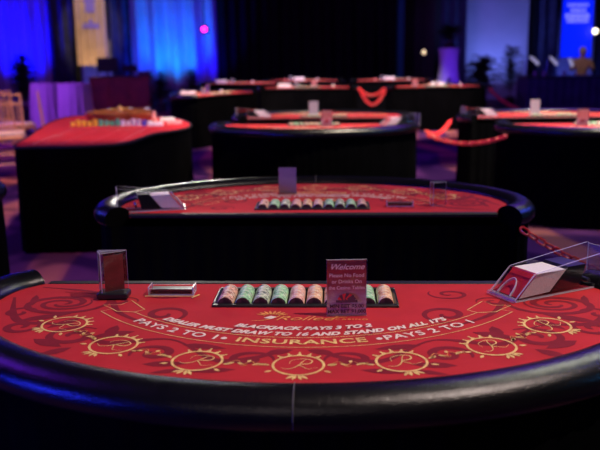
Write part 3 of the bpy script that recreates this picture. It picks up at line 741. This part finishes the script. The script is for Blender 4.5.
# ------------------------------------------------------------------ roulette table
rt = empty('roulette_table', (0, 0, 0)); tag(rt, 'long roulette table with S-shaped felt edge and tall black skirt at left', 'table', 'casino tables with red felt and black skirts')
ro = crom([(-1.93, 5.42), (-1.75, 5.37), (-1.35, 5.40), (-1.20, 5.56), (-1.15, 5.95), (-1.11, 6.18), (-.97, 6.45), (-.92, 6.75), (-.98, 7.15), (-1.2, 7.65), (-1.7, 8.15), (-2.2, 8.12), (-2.30, 7.7), (-2.20, 6.9), (-2.05, 6.1)], 6, closed=True)
tess = tessellate_polygon([[Vector((*p, 0)) for p in ro]]); n = len(ro)
mb = MB(); mb.add([(*p, TH) for p in ro], [tuple(q) for q in tess], M['felt'])
for i in range(6):
    for j in range(3): mb.ribbon([(-1.85 + j * .2, 5.55 + i * .17), (-1.65 + j * .2, 5.55 + i * .17), (-1.65 + j * .2, 5.72 + i * .17), (-1.85 + j * .2, 5.72 + i * .17)], .006, TH + .001, M['cream'], closed=True)
mb.build('felt', rt)
mb = MB(); mb.tube([(*p, TH - .006) for p in ro], .012, M['edge_trim'], 8, closed=True); mb.build('rim', rt, smooth=True)
mb = MB(); dens = []
for i in range(n):
    a, b_ = ro[i], ro[(i + 1) % n]; L = math.hypot(b_[0] - a[0], b_[1] - a[1]); k_ = max(1, int(L / .02)); dens += [(a[0] + (b_[0] - a[0]) * j / k_, a[1] + (b_[1] - a[1]) * j / k_) for j in range(k_)]
nn = len(dens); vs = []
for z, amp in ((TH - .02, .001), (.4, .005), (.008, .009)):
    acc = 0
    for i in range(nn):
        a, b_ = dens[i - 1], dens[(i + 1) % nn]; dx, dy = b_[0] - a[0], b_[1] - a[1]; L = math.hypot(dx, dy) or 1; acc += L / 2; w_ = amp * math.sin(acc * 80)
        vs.append((dens[i][0] + dy / L * w_, dens[i][1] - dx / L * w_, z))
mb.add(vs, [(r * nn + i, r * nn + (i + 1) % nn, (r + 1) * nn + (i + 1) % nn, (r + 1) * nn + i) for r in range(2) for i in range(nn)], M['skirt']); mb.build('skirt', rt, smooth=True)
# wheel
wx, wy = -1.62, 7.30
wh = empty('gaming_wheel', (wx, wy, TH + .001)); tag(wh, 'wooden roulette wheel with brass turret on the roulette table', 'roulette wheel')
MB().lathe([(.20, 0), (.27, .02), (.30, .055), (.305, .09), (.295, .098), (.27, .085), (.20, .05), (.0, .045)], M['bowlwood'], seg=40).build('bowl', wh, smooth=True)
MB().lathe([(.19, .052), (.19, .062), (.10, .075), (.03, .09), (.0, .092)], M['wood'], seg=32).build('rotor', wh, smooth=True)
MB().lathe([(.03, .085), (.022, .10), (.012, .12), (.02, .135), (.012, .15), (.0, .156)], M['brass'], seg=16).build('turret', wh, smooth=True)
mb = MB()
for i in range(4): a = i * PI / 2 + .4; mb.tube([(0, 0, .12), (.07 * math.cos(a), .07 * math.sin(a), .118), (.085 * math.cos(a), .085 * math.sin(a), .125)], [.006, .005, .010], M['brass'], 8)
mb.build('turret_arms', wh, smooth=True)
# stacks of chips along the wheel
stk = MB()
def chipstack(x, y, m, nlay, label, col):
    mb = MB(); prof = []
    for i in range(nlay): prof += [(.0185, i * .0033), (.0195, i * .0033 + .001), (.0195, i * .0033 + .0026)]
    prof.append((.0185, nlay * .0033)); mb.lathe(prof, m, seg=16)
    o = mb.build('chip_stack', loc=(x, y, TH + .001)); return tag(o, label, 'poker chips', 'chip stacks beside the roulette wheel')
names = ['yellow'] * 5 + ['green'] * 4 + ['white'] * 4 + ['bluec'] * 1 + ['white'] * 1
nm2 = {'yellow': 'yellow', 'green': 'green', 'white': 'white', 'bluec': 'blue'}; cnt = {}
place_words = ['leftmost', 'second from left', 'third from left', 'fourth from left', 'fifth from left']
for i, k_ in enumerate(names):
    x = -1.93 + i * .047; y = 6.90 - .006 * abs(i - 7); c_ = cnt.get(k_, 0); cnt[k_] = c_ + 1
    chipstack(x, y, M[k_], 12 + (i * 5) % 7, '%s of the %s chip stacks in front of the roulette wheel' % (place_words[c_], nm2[k_]), nm2[k_])
for i, (x, y, h, m, lb) in enumerate(((-1.22, 6.85, .030, 'white', 'nearer white card box at the right end of the roulette table'), (-1.08, 6.98, .030, 'pinkc', 'pink card box at the far right corner of the roulette table'), (-1.20, 7.35, .028, 'white', 'farther white card box at the right end of the roulette table'))):
    o = MB().bbox((0, 0, h / 2), (.13, .09, h), M[m], .003).build('card_box', loc=(x, y, TH + .001), rz=.1); tag(o, lb, 'box', 'boxes on the roulette table')
o = MB().lathe([(.022, 0), (.024, .03), (.018, .05), (.010, .07), (.014, .085), (.0, .095)], M['pinkc'], seg=16).build('wheel_marker', loc=(-1.30, 7.25, TH + .001)); tag(o, 'pink marker post standing right of the roulette wheel', 'marker')
for i, (x, y) in enumerate(((-1.80, 7.72), (-1.62, 7.75), (-1.45, 7.72))):
    o = MB().lathe([(.03, 0), (.035, .05), (.03, .09), (.0, .10)], M['white'], seg=14).build('small_cup', loc=(x, y, TH + .001)); tag(o, ['leftmost', 'middle', 'rightmost'][i] + ' of three pale cups behind the roulette wheel', 'cup', 'cups behind the roulette wheel')

# loose chips and drinks on the far tables
def smallstack(W, u, v, m, n_, lb):
    mb = MB(); prof = []
    for i in range(n_): prof += [(.0185, i * .0033), (.0195, i * .0033 + .001), (.0195, i * .0033 + .0026)]
    prof.append((.0185, n_ * .0033)); mb.lathe(prof, M[m], seg=12); o = mb.build('chip_stack', loc=W(u, v, .0016)); tag(o, lb, 'poker chips', 'small chip stacks on the far tables')
def tumbler(W, u, v, lb):
    mb = MB(); mb.lathe([(.028, 0), (.036, .09), (.034, .09), (.026, .006), (.0, .006)], M['frost'], seg=16); o = mb.build('plastic_tumbler', smooth=True, loc=W(u, v, .0016)); tag(o, lb, 'tumbler', 'tumblers on the far tables')
for W, nm, us in ((W7, 'the distant left table', (-.3, .35)), (W8, 'the distant middle table', (-.45, .30)), (W9, 'the distant centre-right table', (-.45, .1)), (W10, 'the farthest left table', (-.2, .3)), (W11, 'the farthest middle table', (-.3, .4)), (W12, 'the farthest right table', (-.4, .3))):
    smallstack(W, us[0], .30, 'white', 14, 'white chip stack on ' + nm); smallstack(W, us[1], .35, 'pinkc', 10, 'pink chip stack on ' + nm); tumbler(W, us[1] - .12, .12 if nm.startswith('the farthest') else .25, 'clear tumbler on ' + nm)
# white card boxes on the far tables
for W, u, lb in ((W7, .45, 'white card box at the right end of the distant left table'), (W8, .40, 'white card box at the right end of the distant middle table'), (W9, -.05, 'white card box in the middle of the distant right-of-centre table'), (W10, .45, 'white card box on the farthest left table'), (W11, .1, 'white card box on the farthest middle table'), (W12, .0, 'white card box on the farthest right table')):
    o = MB().bbox((0, 0, .03), (.22, .10, .06), M['paper'], .004).build('card_box', loc=W(u, .36 if u > 0 else .34, .0016)); tag(o, lb, 'box', 'white boxes on the far tables')

# ------------------------------------------------------------------ gold chairs
def make_chair():
    r = empty('chiavari_chair', (0, 0, 0)); g = M['chairgold']
    for x in (-.18, .18):
        MB().tube([(x, .20, .0), (x, .19, .45), (x * .93, .235, .92)], [.014, .016, .012], g, 8).build('leg', r, smooth=True)
        MB().tube([(x, -.19, .0), (x, -.18, .44)], [.013, .017], g, 8).build('leg', r, smooth=True)
    MB().bbox((0, 0, .445), (.40, .40, .035), g, .01).build('seat', r)
    MB().bbox((0, 0, .483), (.38, .38, .042), M['cushion'], .014).build('cushion', r)
    mb = MB()
    for z, y in ((.56, .200), (.80, .222), (.90, .233)): mb.tube([(-.175, y, z), (.175, y, z)], .010, g, 8)
    for i in range(6): x = -.13 + i * .052; mb.tube([(x, .200, .56), (x, .222, .80)], .007, g, 6)
    mb.build('backrest', r, smooth=True)
    mb = MB()
    for z in (.16, .27):
        for x in (-.18, .18): mb.tube([(x, -.185, z), (x, .195, z)], .008, g, 6)
        for y in (-.185, .195): mb.tube([(-.18, y, z), (.18, y, z)], .008, g, 6)
    mb.build('stretcher', r, smooth=True)
    return r
ch = make_chair()
chs = [(-2.86, 9.65, 1.9, 'gold ladder-framed chair nearest the purple tablecloth'), (-3.28, 9.00, .3, 'gold chair second from the right of the row at the left edge'), (-3.72, 8.75, -.2, 'gold chair at the left edge with cushion facing right'), (-3.62, 10.2, 2.8, 'gold chair behind the left edge row, half hidden')]
for i, (x, y, rz, lb) in enumerate(chs):
    o = ch if i == 0 else copy_tree(ch); place(o, (x, y, 0), rz); tag(o, lb, 'chair', 'gold chairs at left')
# draped round tables
def cloth_table(x, y, r_, h, lb, nf=14, seed=0):
    t = empty('round_table', (x, y, 0)); tag(t, lb, 'table', 'cloth-covered round tables')
    MB().lathe([(r_ - .01, h - .03), (r_ - .01, h - .004)], M['wood'], seg=32).build('tabletop', t)
    MB().lathe([(.22, 0), (.20, .03), (.04, .05), (.04, h - .03)], M['black'], seg=20).build('pedestal', t, smooth=True)
    mb = MB(); wob = lambda a, t_: (0 if t_ < .3 else (t_ - .3) * .07 * math.sin(a * nf + seed))
    mb.lathe([(.0, h), (r_ * .9, h + .001), (r_, h - .002), (r_ + .012, h - .04), (r_ + .03, h * .6), (r_ + .05, h * .3), (r_ + .07, .03)], M['tablecloth'], seg=112, wob=wob)
    mb.build('tablecloth', t, smooth=True)
cloth_table(-4.45, 14.3, .25, .86, 'tall round table under a floor-length purple-lit cloth, second from left', seed=1)
cloth_table(-3.70, 13.4, .25, .88, 'round table under a mauve-lit cloth, beside the dark wooden desk')
cloth_table(-5.40, 13.4, .40, .86, 'round table with pinkish cloth at the left edge', seed=2)

# wooden desk and equipment
dk = empty('wooden_desk', (-4.30, 19.8, 0)); tag(dk, 'dark red wooden desk in front of the drapes, below the gold banner', 'desk')
MB().bbox((0, 0, .40), (1.44, .60, .76), M['wood'], .01).build('body', dk); MB().bbox((0, 0, .795), (1.52, .66, .03), M['wood'], .008).build('top', dk)
mb = MB()
for i in range(3): mb.bbox((-.48 + i * .48, -.306, .42), (.42, .014, .56), M['wood'], .006)
mb.build('front_panels', dk)
def monitor(x, y, z, rz, lb, w=.46, h=.30):
    r = empty('monitor', (x, y, z), rz); tag(r, lb, 'monitor', 'equipment on the wooden desk'); MB().bbox((0, 0, .012), (.22, .16, .022), M['black'], .004).build('base', r); MB().tube([(0, .02, .02), (0, .03, .16)], .018, M['black']).build('neck', r); MB().bbox((0, 0, .11 + h / 2), (w, .035, h), M['black'], .008).build('panel', r)
monitor(-4.62, 19.8, .811, .25, 'black monitor on the left end of the wooden desk', .5, .34)
monitor(-4.10, 19.85, .811, -.2, 'low dark monitor in the middle of the wooden desk', .40, .16)
o = MB().bbox((0, 0, .06), (.30, .3, .12), M['black'], .01).build('mixer_case', loc=(-3.72, 19.8, .811)); tag(o, 'low black equipment case on the right end of the wooden desk', 'case')

# plants
def plant(x, y, h, lb, spread=.25, z=0, n=26, slim=False, seed=0, pot=True):
    rnd = random.Random(seed); r = empty('potted_plant', (x, y, z)); tag(r, lb, 'plant', 'dark potted plants at the back')
    ph = .22 if pot else .12
    MB().lathe([(.10, 0), (.13, ph * .9), (.135, ph), (.11, ph), (.11, ph - .03), (0, ph - .03)], M['pot'], seg=18).build('pot', r, smooth=True)
    MB().tube([(0, 0, ph - .04), (.01, 0, h * .5), (0, .01, h * .9)], [.015, .012, .006], M['wood'], 6).build('stem', r)
    mb = MB()
    for i in range(n):
        t = (i + .5) / n; zz = ph + (h - ph) * (.12 + .8 * t); a = i * 2.4 + rnd.uniform(-.3, .3)
        L = spread * ((1 - t) * .9 + .35 if slim else (.75 + .5 * math.sin(PI * t))) * rnd.uniform(.8, 1.15)
        dx, dy = math.cos(a), math.sin(a); w_ = L * .22; lift = rnd.uniform(.1, .5) * L; pts = []
        for s_, ww, up in ((0, .2, 0), (.35, 1, .6), (.7, .8, .8), (1, .05, .5)):
            for q in (-1, 0, 1): pts.append((dx * L * s_ - dy * w_ * ww * q, dy * L * s_ + dx * w_ * ww * q, zz + lift * up - abs(q) * w_ * .35))
        k_ = [(a_ * 3 + b_, a_ * 3 + b_ + 1, a_ * 3 + b_ + 4, a_ * 3 + b_ + 3) for a_ in range(3) for b_ in range(2)]
        mb.add(pts, k_, M['leaf'])
    mb.build('foliage', r)
plant(-2.50, 19.3, 1.05, 'dark conifer-like plant before the azure curtain, right of its twin', .29, slim=True, n=90, seed=3)
plant(-3.22, 19.0, 1.00, 'dark conifer-like plant before the azure curtain, nearer the wooden desk', .27, slim=True, n=90, seed=4)
plant(-5.92, 17.5, 1.42, 'tall bushy dark plant silhouetted against the far left blue curtain', .23, n=190, seed=5)
plant(4.12, 18.2, 1.25, 'low spreading leafy plant before the pale wall', .34, n=80, seed=6)
plant(5.12, 19.6, 1.50, 'tall upright leafy plant before the pale wall', .26, n=70, seed=7)

# spandex-covered cocktail table
ck = empty('cocktail_table', (3.42, 18.5, 0)); tag(ck, 'tall cocktail table under a stretched purple-lit cover with arched openings', 'table')
MB().lathe([(.24, 1.36), (.245, 1.375), (.24, 1.39)], M['purplecloth'], seg=28).build('top', ck)
MB().tube([(0, 0, .1), (0, 0, 1.36)], .03, M['black']).build('pole', ck)
mb = MB(); seg = 64; rows = 10; vs = []
for i in range(rows + 1):
    t = i / rows
    for k_ in range(seg):
        a = 2 * PI * k_ / seg; arch = abs(math.sin(2 * (a + PI / 4))) ** .7      # four feet
        zlow = .02 + 1.0 * arch * .75; z = 1.36 - (1.36 - zlow) * t; rr = .24 - .035 * math.sin(PI * t) + .07 * t * (1 - arch)
        vs.append((rr * math.cos(a), rr * math.sin(a), z))
mb.add(vs, [(i * seg + k_, i * seg + (k_ + 1) % seg, (i + 1) * seg + (k_ + 1) % seg, (i + 1) * seg + k_) for i in range(rows) for k_ in range(seg)], M['purplecloth'])
mb.build('stretch_cover', ck, smooth=True)
plant(3.42, 18.5, .50, 'dark plant arrangement standing on the tall cocktail table', .28, z=1.391, n=50, seed=8, pot=False)

# right-hand counter with lamps
ct_ = empty('draped_counter', (5.1, 14.0, 0)); tag(ct_, 'long low counter in a dark drape at the right, below the blue screen', 'counter')
MB().bbox((0, 0, .87), (2.5, .66, .03), M['edge_trim'], .006).build('top', ct_)
mb = MB(); vs = []; path = []
for a, b_ in (((-1.24, -.32), (1.24, -.32)), ((1.24, -.32), (1.24, .32)), ((1.24, .32), (-1.24, .32)), ((-1.24, .32), (-1.24, -.32))):
    k_ = int(math.hypot(b_[0] - a[0], b_[1] - a[1]) / .02); path += [(a[0] + (b_[0] - a[0]) * j / k_, a[1] + (b_[1] - a[1]) * j / k_) for j in range(k_)]
nn = len(path)
for z, am in ((.86, .002), (.01, .012)):
    for i, p in enumerate(path): s_ = 1 + am * math.sin(i * .9); vs.append((p[0] * s_, p[1] * (1 + am * 3 * math.sin(i * .9)), z))
mb.add(vs, [(i, (i + 1) % nn, nn + (i + 1) % nn, nn + i) for i in range(nn)], M['drape_navy']); mb.build('drape', ct_, smooth=True)
def glamp(x, y, lb, h=.34, L=.14):
    r = empty('gooseneck_lamp', (x, y, .886)); tag(r, lb, 'lamp', 'gooseneck lamps on the counter')
    MB().lathe([(.05, 0), (.05, .012), (.0, .016)], M['black'], seg=18).build('base', r)
    MB().tube(crom([(-.02, 0, .01), (-.03, 0, h * .6), (-.02, 0, h * .95), (.03, 0, h)], 5), .006, M['steel'], 8).build('neck', r, smooth=True)
    MB().tube([(.02, 0, h + .01), (.03 + L * .3, 0, h - .03), (.03 + L, 0, h - .12)], [.016, .024, .026], M['lamp_head'], 12).build('shade', r, smooth=True)
glamp(3.96, 14.0, 'pale-headed gooseneck lamp at the left end of the dark counter', .32)
glamp(4.30, 14.0, 'pale-headed gooseneck lamp second from the left on the dark counter', .31, .12)
glamp(4.66, 14.1, 'small pale gooseneck lamp beside the seated person', .28, .06)
for i, (x, lb) in enumerate(((4.02, 'clear glass left of the gooseneck lamps'), (4.18, 'clear glass between the first two gooseneck lamps'), (4.52, 'clear glass beside the smallest gooseneck lamp'))):
    o = MB().lathe([(.028, 0), (.036, .09), (.034, .09), (.026, .006), (.0, .006)], M['frost'], seg=16).build('drinking_glass', loc=(x, 13.82, .886), smooth=True); tag(o, lb, 'glass', 'glasses on the counter')

# seated person behind the counter
def person(x, y, rz):
    r = empty('person', (x, y, 0), rz); tag(r, 'person in tan top and dark trousers seated below the blue screen', 'person')
    J = {'pel': (0, 0, .62), 'wst': (0, .01, .78), 'chs': (0, -.01, .98), 'nck': (0, -.02, 1.12), 'nk2': (0, -.035, 1.17), 'hd': (0, -.05, 1.25), 'hd2': (0, -.05, 1.32)}
    chains_ = [['pel', 'wst', 'chs', 'nck', 'nk2', 'hd', 'hd2']]
    Rr = {'pel': .13, 'wst': .115, 'chs': .13, 'nck': .065, 'nk2': .052, 'hd': .078, 'hd2': .07}
    for s_, k_ in ((-1, 'l'), (1, 'r')):
        J.update({'sh' + k_: (s_ * .17, -.01, 1.06), 'el' + k_: (s_ * .24, -.10, .86), 'wr' + k_: (s_ * .17, -.32, .915), 'pm' + k_: (s_ * .15, -.39, .925),
                  'hp' + k_: (s_ * .09, 0, .60), 'kn' + k_: (s_ * .13, -.22, .58), 'an' + k_: (s_ * .13, -.22, .10), 'to' + k_: (s_ * .14, -.34, .045)})
        Rr.update({'sh' + k_: .062, 'el' + k_: .045, 'wr' + k_: .028, 'pm' + k_: .032, 'hp' + k_: .085, 'kn' + k_: .062, 'an' + k_: .04, 'to' + k_: .035})
        chains_ += [['chs', 'sh' + k_, 'el' + k_, 'wr' + k_, 'pm' + k_], ['pel', 'hp' + k_, 'kn' + k_, 'an' + k_, 'to' + k_]]
        for f_, (dx, ln_) in enumerate(((-.024, .055), (-.008, .07), (.008, .075), (.024, .065), (.04, .04))):
            J['f%d%s' % (f_, k_)] = (s_ * .15 + dx, -.39 - ln_ * .6, .925); J['g%d%s' % (f_, k_)] = (s_ * .15 + dx * 1.2, -.39 - ln_, .912)
            Rr['f%d%s' % (f_, k_)] = .009; Rr['g%d%s' % (f_, k_)] = .008; chains_.append(['pm' + k_, 'f%d%s' % (f_, k_), 'g%d%s' % (f_, k_)])
    keys = list(J); me = bpy.data.meshes.new('body'); ed = [(keys.index(a), keys.index(b_)) for c_ in chains_ for a, b_ in zip(c_, c_[1:])]
    me.from_pydata([J[k_] for k_ in keys], ed, []); o = bpy.data.objects.new('body', me); COL.objects.link(o); o.parent = r
    md = o.modifiers.new('s', 'SKIN'); sv = me.skin_vertices[0].data
    for i, k_ in enumerate(keys): sv[i].radius = (Rr[k_], Rr[k_]); sv[i].use_root = (k_ == 'pel')
    sb = o.modifiers.new('u', 'SUBSURF'); sb.levels = sb.render_levels = 2
    dg = bpy.context.evaluated_depsgraph_get(); m2 = bpy.data.meshes.new_from_object(o.evaluated_get(dg)); o.modifiers.clear(); o.data = m2
    m2.materials.clear()
    for m_ in (M['skin'], M['tan'], M['trousers']): m2.materials.append(m_)
    for p in m2.polygons:
        c_ = p.center; p.use_smooth = True
        p.material_index = 0 if c_.z > 1.13 or c_.y < -.30 and c_.z > .85 else (1 if c_.z > .68 else 2)
    mb = MB(); mb.lathe([(.0, .115), (.05, .10), (.082, .055), (.09, .0), (.084, -.05), (.06, -.07)], M['hair'], c=(0, -.03, 1.275), seg=20); h = mb.build('hair', r, smooth=True)
    mb = MB(); mb.lathe([(0, .012), (.010, 0), (.012, -.014), (0, -.02)], M['skin'], c=(0, -.135, 1.265), seg=10); mb.build('nose', r, smooth=True)
    mb = MB()
    for s_ in (-1, 1): mb.lathe([(0, .008), (.008, 0), (0, -.008)], M['trousers'], c=(s_ * .03, -.120, 1.285), seg=8)
    mb.build('eyes', r); MB().box((0, -.124, 1.225), (.04, .008, .008), M['red_card']).build('mouth', r)
person(6.62, 19.0, rad(-15))
st = empty('bar_stool', (6.62, 19.04, 0)); tag(st, 'black bar stool under the seated person', 'stool')
MB().lathe([(.17, .46), (.18, .48), (.17, .50), (0, .505)], M['black'], seg=24).build('seat', st, smooth=True)
for i in range(4): a = PI / 4 + i * PI / 2; MB().tube([(.10 * math.cos(a), .10 * math.sin(a), .47), (.19 * math.cos(a), .19 * math.sin(a), 0)], .012, M['black']).build('leg', st)

# stage lamps
pl = empty('stage_lamp', (-2.36, 20.8, 1.93)); tag(pl, 'glowing magenta stage lamp hanging before the blue curtain', 'lamp')
MB().tube([(0, 0, .06), (-.03, .02, 3.9)], .02, M['black']).build('hanger', pl)
MB().prism([(.0, 0)] * 0 + [(.11 * math.cos(i * PI / 10), .11 * math.sin(i * PI / 10)) for i in range(20)], .0, .22, M['black']).build('housing', pl)
MB().prism([(.062 * math.cos(i * PI / 10), .062 * math.sin(i * PI / 10)) for i in range(20)], -.01, -.002, M['lamp_pink']).build('lens', pl)
dn2 = MB().tube([(0, 0, -.11), (.10, .02, -1.93)], .012, M['black']).build('stand_pole', pl)
fl = empty('floor_lamp', (3.22, 20.9, 0)); tag(fl, 'thin dark floor lamp with a small warm glowing bulb left of the cocktail table', 'lamp')
MB().lathe([(.12, 0), (.12, .015), (.015, .03), (.012, 1.24)], M['black'], seg=16).build('stand', fl, smooth=True)
MB().lathe([(0, -.06), (.035, -.035), (.05, 0), (.035, .04), (0, .06)], M['lamp_warm'], c=(0, 0, 1.30), seg=16).build('bulb', fl, smooth=True)
wl = empty('wall_sconce', (7.86, 21.58, 1.78)); tag(wl, 'small bright wall lamp at the right edge of the blue screen', 'lamp')
MB().bbox((.08, .04, 0), (.16, .05, .10), M['brass'], .01).build('bracket', wl)
MB().lathe([(0, -.07), (.05, -.04), (.065, 0), (.05, .05), (0, .07)], M['lamp_white'], c=(-.06, -.03, 0), seg=16).build('bulb', wl, smooth=True)

# ------------------------------------------------------------------ lights
def spot(name, loc, target, power, col, ang=40, size=.05, blend=.5):
    l = bpy.data.lights.new(name, 'SPOT'); l.energy = power; l.color = col; l.spot_size = rad(ang); l.spot_blend = blend; l.shadow_soft_size = size
    o = bpy.data.objects.new(name, l); COL.objects.link(o); o.location = loc
    o.rotation_euler = (Vector(target) - Vector(loc)).to_track_quat('-Z', 'Y').to_euler(); return o
def area(name, loc, target, power, col, sx, sy):
    l = bpy.data.lights.new(name, 'AREA'); l.energy = power; l.color = col; l.shape = 'RECTANGLE'; l.size = sx; l.size_y = sy
    o = bpy.data.objects.new(name, l); COL.objects.link(o); o.location = loc
    o.rotation_euler = (Vector(target) - Vector(loc)).to_track_quat('-Z', 'Y').to_euler(); return o
WARM = (1.0, .80, .72)
spot('pit_spot', (2.35, 1.05, 4.9), (0, 1.75, .74), 700, WARM, 34, .03, .6)
spot('pit_spot', (2.6, 2.6, 5.0), (0.05, 3.35, .74), 420, WARM, 30, .05, .5)
spot('pit_spot', (1.6, 5.2, 5.2), (.2, 7.2, .74), 2100, (1, .82, .64), 34, .06)
spot('pit_spot', (3.6, 5.4, 5.2), (2.4, 7.1, .74), 2800, (1, .84, .66), 36, .06)
spot('pit_spot', (-.2, 10.0, 5.4), (-1.3, 12.6, .74), 2600, (1, .76, .58), 34, .06)
spot('pit_spot', (1.4, 11.0, 5.4), (1.3, 14.0, .74), 3300, (1, .80, .66), 42, .06)
spot('pit_spot', (.6, 14.6, 5.4), (.6, 17.2, .74), 3000, (.95, .78, .9), 56, .06)
spot('pit_spot', (-.4, 5.2, 5.2), (-1.6, 6.9, .74), 900, (1, .72, .68), 34, .06)
spot('chair_spot', (-3.0, 7.0, 5.0), (-3.4, 9.5, .4), 900, (1, .55, .30), 32, .08)
spot('aisle_spot', (-1.8, 2.6, 4.5), (-2.5, 5.2, 0), 160, (1, .45, .45), 50, .1)
spot('aisle_spot', (-1.2, 1.2, 4.5), (-.75, 4.3, 0), 120, (1, .35, .45), 26, .2)
spot('back_light', (-1.6, 12.0, 3.0), (-.6, 3.85, .8), 330, (1, .93, .8), 7, .15)
area('room_fill', (3.0, 5.2, 4.4), (.5, 1.5, .75), 65, (.97, 1.0, .78), 1.2, .35)
area('front_fill', (-.6, -2.2, 3.2), (.1, 1.9, .8), 9, (1.0, .80, .82), 1.2, .8)  # unseen soft lamp behind the camera, added to brighten the upright sign
area('blue_wash', (-5.0, -.2, 1.1), (-.5, 1.4, .7), 170, (.02, .03, 1.0), .8, .5)
area('blue_wash', (-6.0, 6.5, 2.6), (-.6, 2.0, .7), 36, (.05, .08, 1.0), 1.2, .6)
area('blue_wash', (5.0, 5.5, 3.2), (1.0, 3.0, .7), 55, (.06, .10, 1.0), 1.0, .6)
area('cyan_wash', (5.5, 2.2, 1.6), (.8, 3.0, .75), 16, (.05, .40, 1.0), .6, .4)
area('purple_wash', (-5.5, 4.0, 4.4), (-1.4, 4.6, 0), 95, (.20, .02, 1.0), 1.2, 1.2)
area('purple_wash', (3.2, 9.5, 5.0), (2.0, 9.5, 0), 90, (.20, .02, 1.0), 2.0, 2.0)
area('purple_wash', (-6.0, 11.0, 3.2), (-4.5, 13.6, .5), 200, (.35, .06, 1.0), 1.0, 1.0)
BL = (.0, .002, 1.0)
for x, p, c in ((-9.0, 1000, BL), (-7.4, 1300, BL), (-4.15, 330, (.0, .05, 1.0)), (-3.3, 520, (.0, .20, 1.0)), (-2.45, 420, BL)):
    spot('curtain_uplight', (x, 20.9, .12), (x, 22.0, 2.4), p, c, 80, .15, .9)
spot('banner_uplight', (-5.4, 20.9, .30), (-5.45, 21.6, 1.3), 55, (1, .62, .25), 60, .05, .9)
spot('banner_wash', (-5.0, 18.0, 5.0), (-5.45, 21.6, 2.2), 420, (1, .75, .5), 22, .05, .5)
spot('bay_uplight', (-5.4, 21.1, .1), (-5.45, 22.2, 1.0), 30, (.1, .15, 1), 70, .1, .9)
spot('panel_uplight', (5.4, 20.9, .12), (5.4, 22.35, 2.2), 260, (.16, .22, 1.0), 95, .15, .9)
spot('bay_uplight', (7.4, 21.1, .1), (7.4, 22.5, 1.0), 60, (.1, .14, 1.0), 95, .1, .9)
spot('drape_wash', (0, 15.5, 5.6), (6.6, 21.8, 1.6), 300, (.2, .22, 1.0), 40, .3, .6)
spot('drape_wash', (0, 15.5, 5.6), (4.0, 21.8, 1.6), 120, (.35, .12, .9), 25, .3, .6)
spot('cocktail_uplight', (3.4, 17.4, .1), (3.42, 18.5, 1.0), 90, (.15, .03, 1.0), 60, .1, .8)
spot('person_spot', (5.0, 16.5, 4.6), (6.6, 19.0, 1.1), 130, (1, .72, .35), 14, .05, .5)

w = bpy.data.worlds.new('World'); S.world = w; w.use_nodes = True
w.node_tree.nodes['Background'].inputs[0].default_value = (.08, .07, .25, 1); w.node_tree.nodes['Background'].inputs[1].default_value = .05

# ------------------------------------------------------------------ camera
cam = bpy.data.cameras.new('camera'); co = bpy.data.objects.new('camera', cam); COL.objects.link(co)
cam.sensor_width = 36; cam.lens = 36 * 800 / 600
co.location = (0, 0, 1.34)
pt, rl = rad(12.2), rad(.7)
fwd = Vector((0, math.cos(pt), -math.sin(pt))); right = Vector((1, 0, 0)); up = right.cross(fwd)
# image content turned counter-clockwise by rl -> camera turned clockwise
r2_ = right * math.cos(rl) - up * math.sin(rl); u2_ = right * math.sin(rl) + up * math.cos(rl)
co.matrix_world = Matrix(((r2_.x, u2_.x, -fwd.x, 0), (r2_.y, u2_.y, -fwd.y, 0), (r2_.z, u2_.z, -fwd.z, 1.34), (0, 0, 0, 1)))
cam.dof.use_dof = True; cam.dof.focus_distance = 1.95; cam.dof.aperture_fstop = 3.4; cam.clip_start = .02
S.camera = co
S.view_settings.view_transform = 'Standard'; S.view_settings.look = 'None'; S.view_settings.gamma = 1; S.view_settings.exposure = 0.0
S.view_settings.use_curve_mapping = False
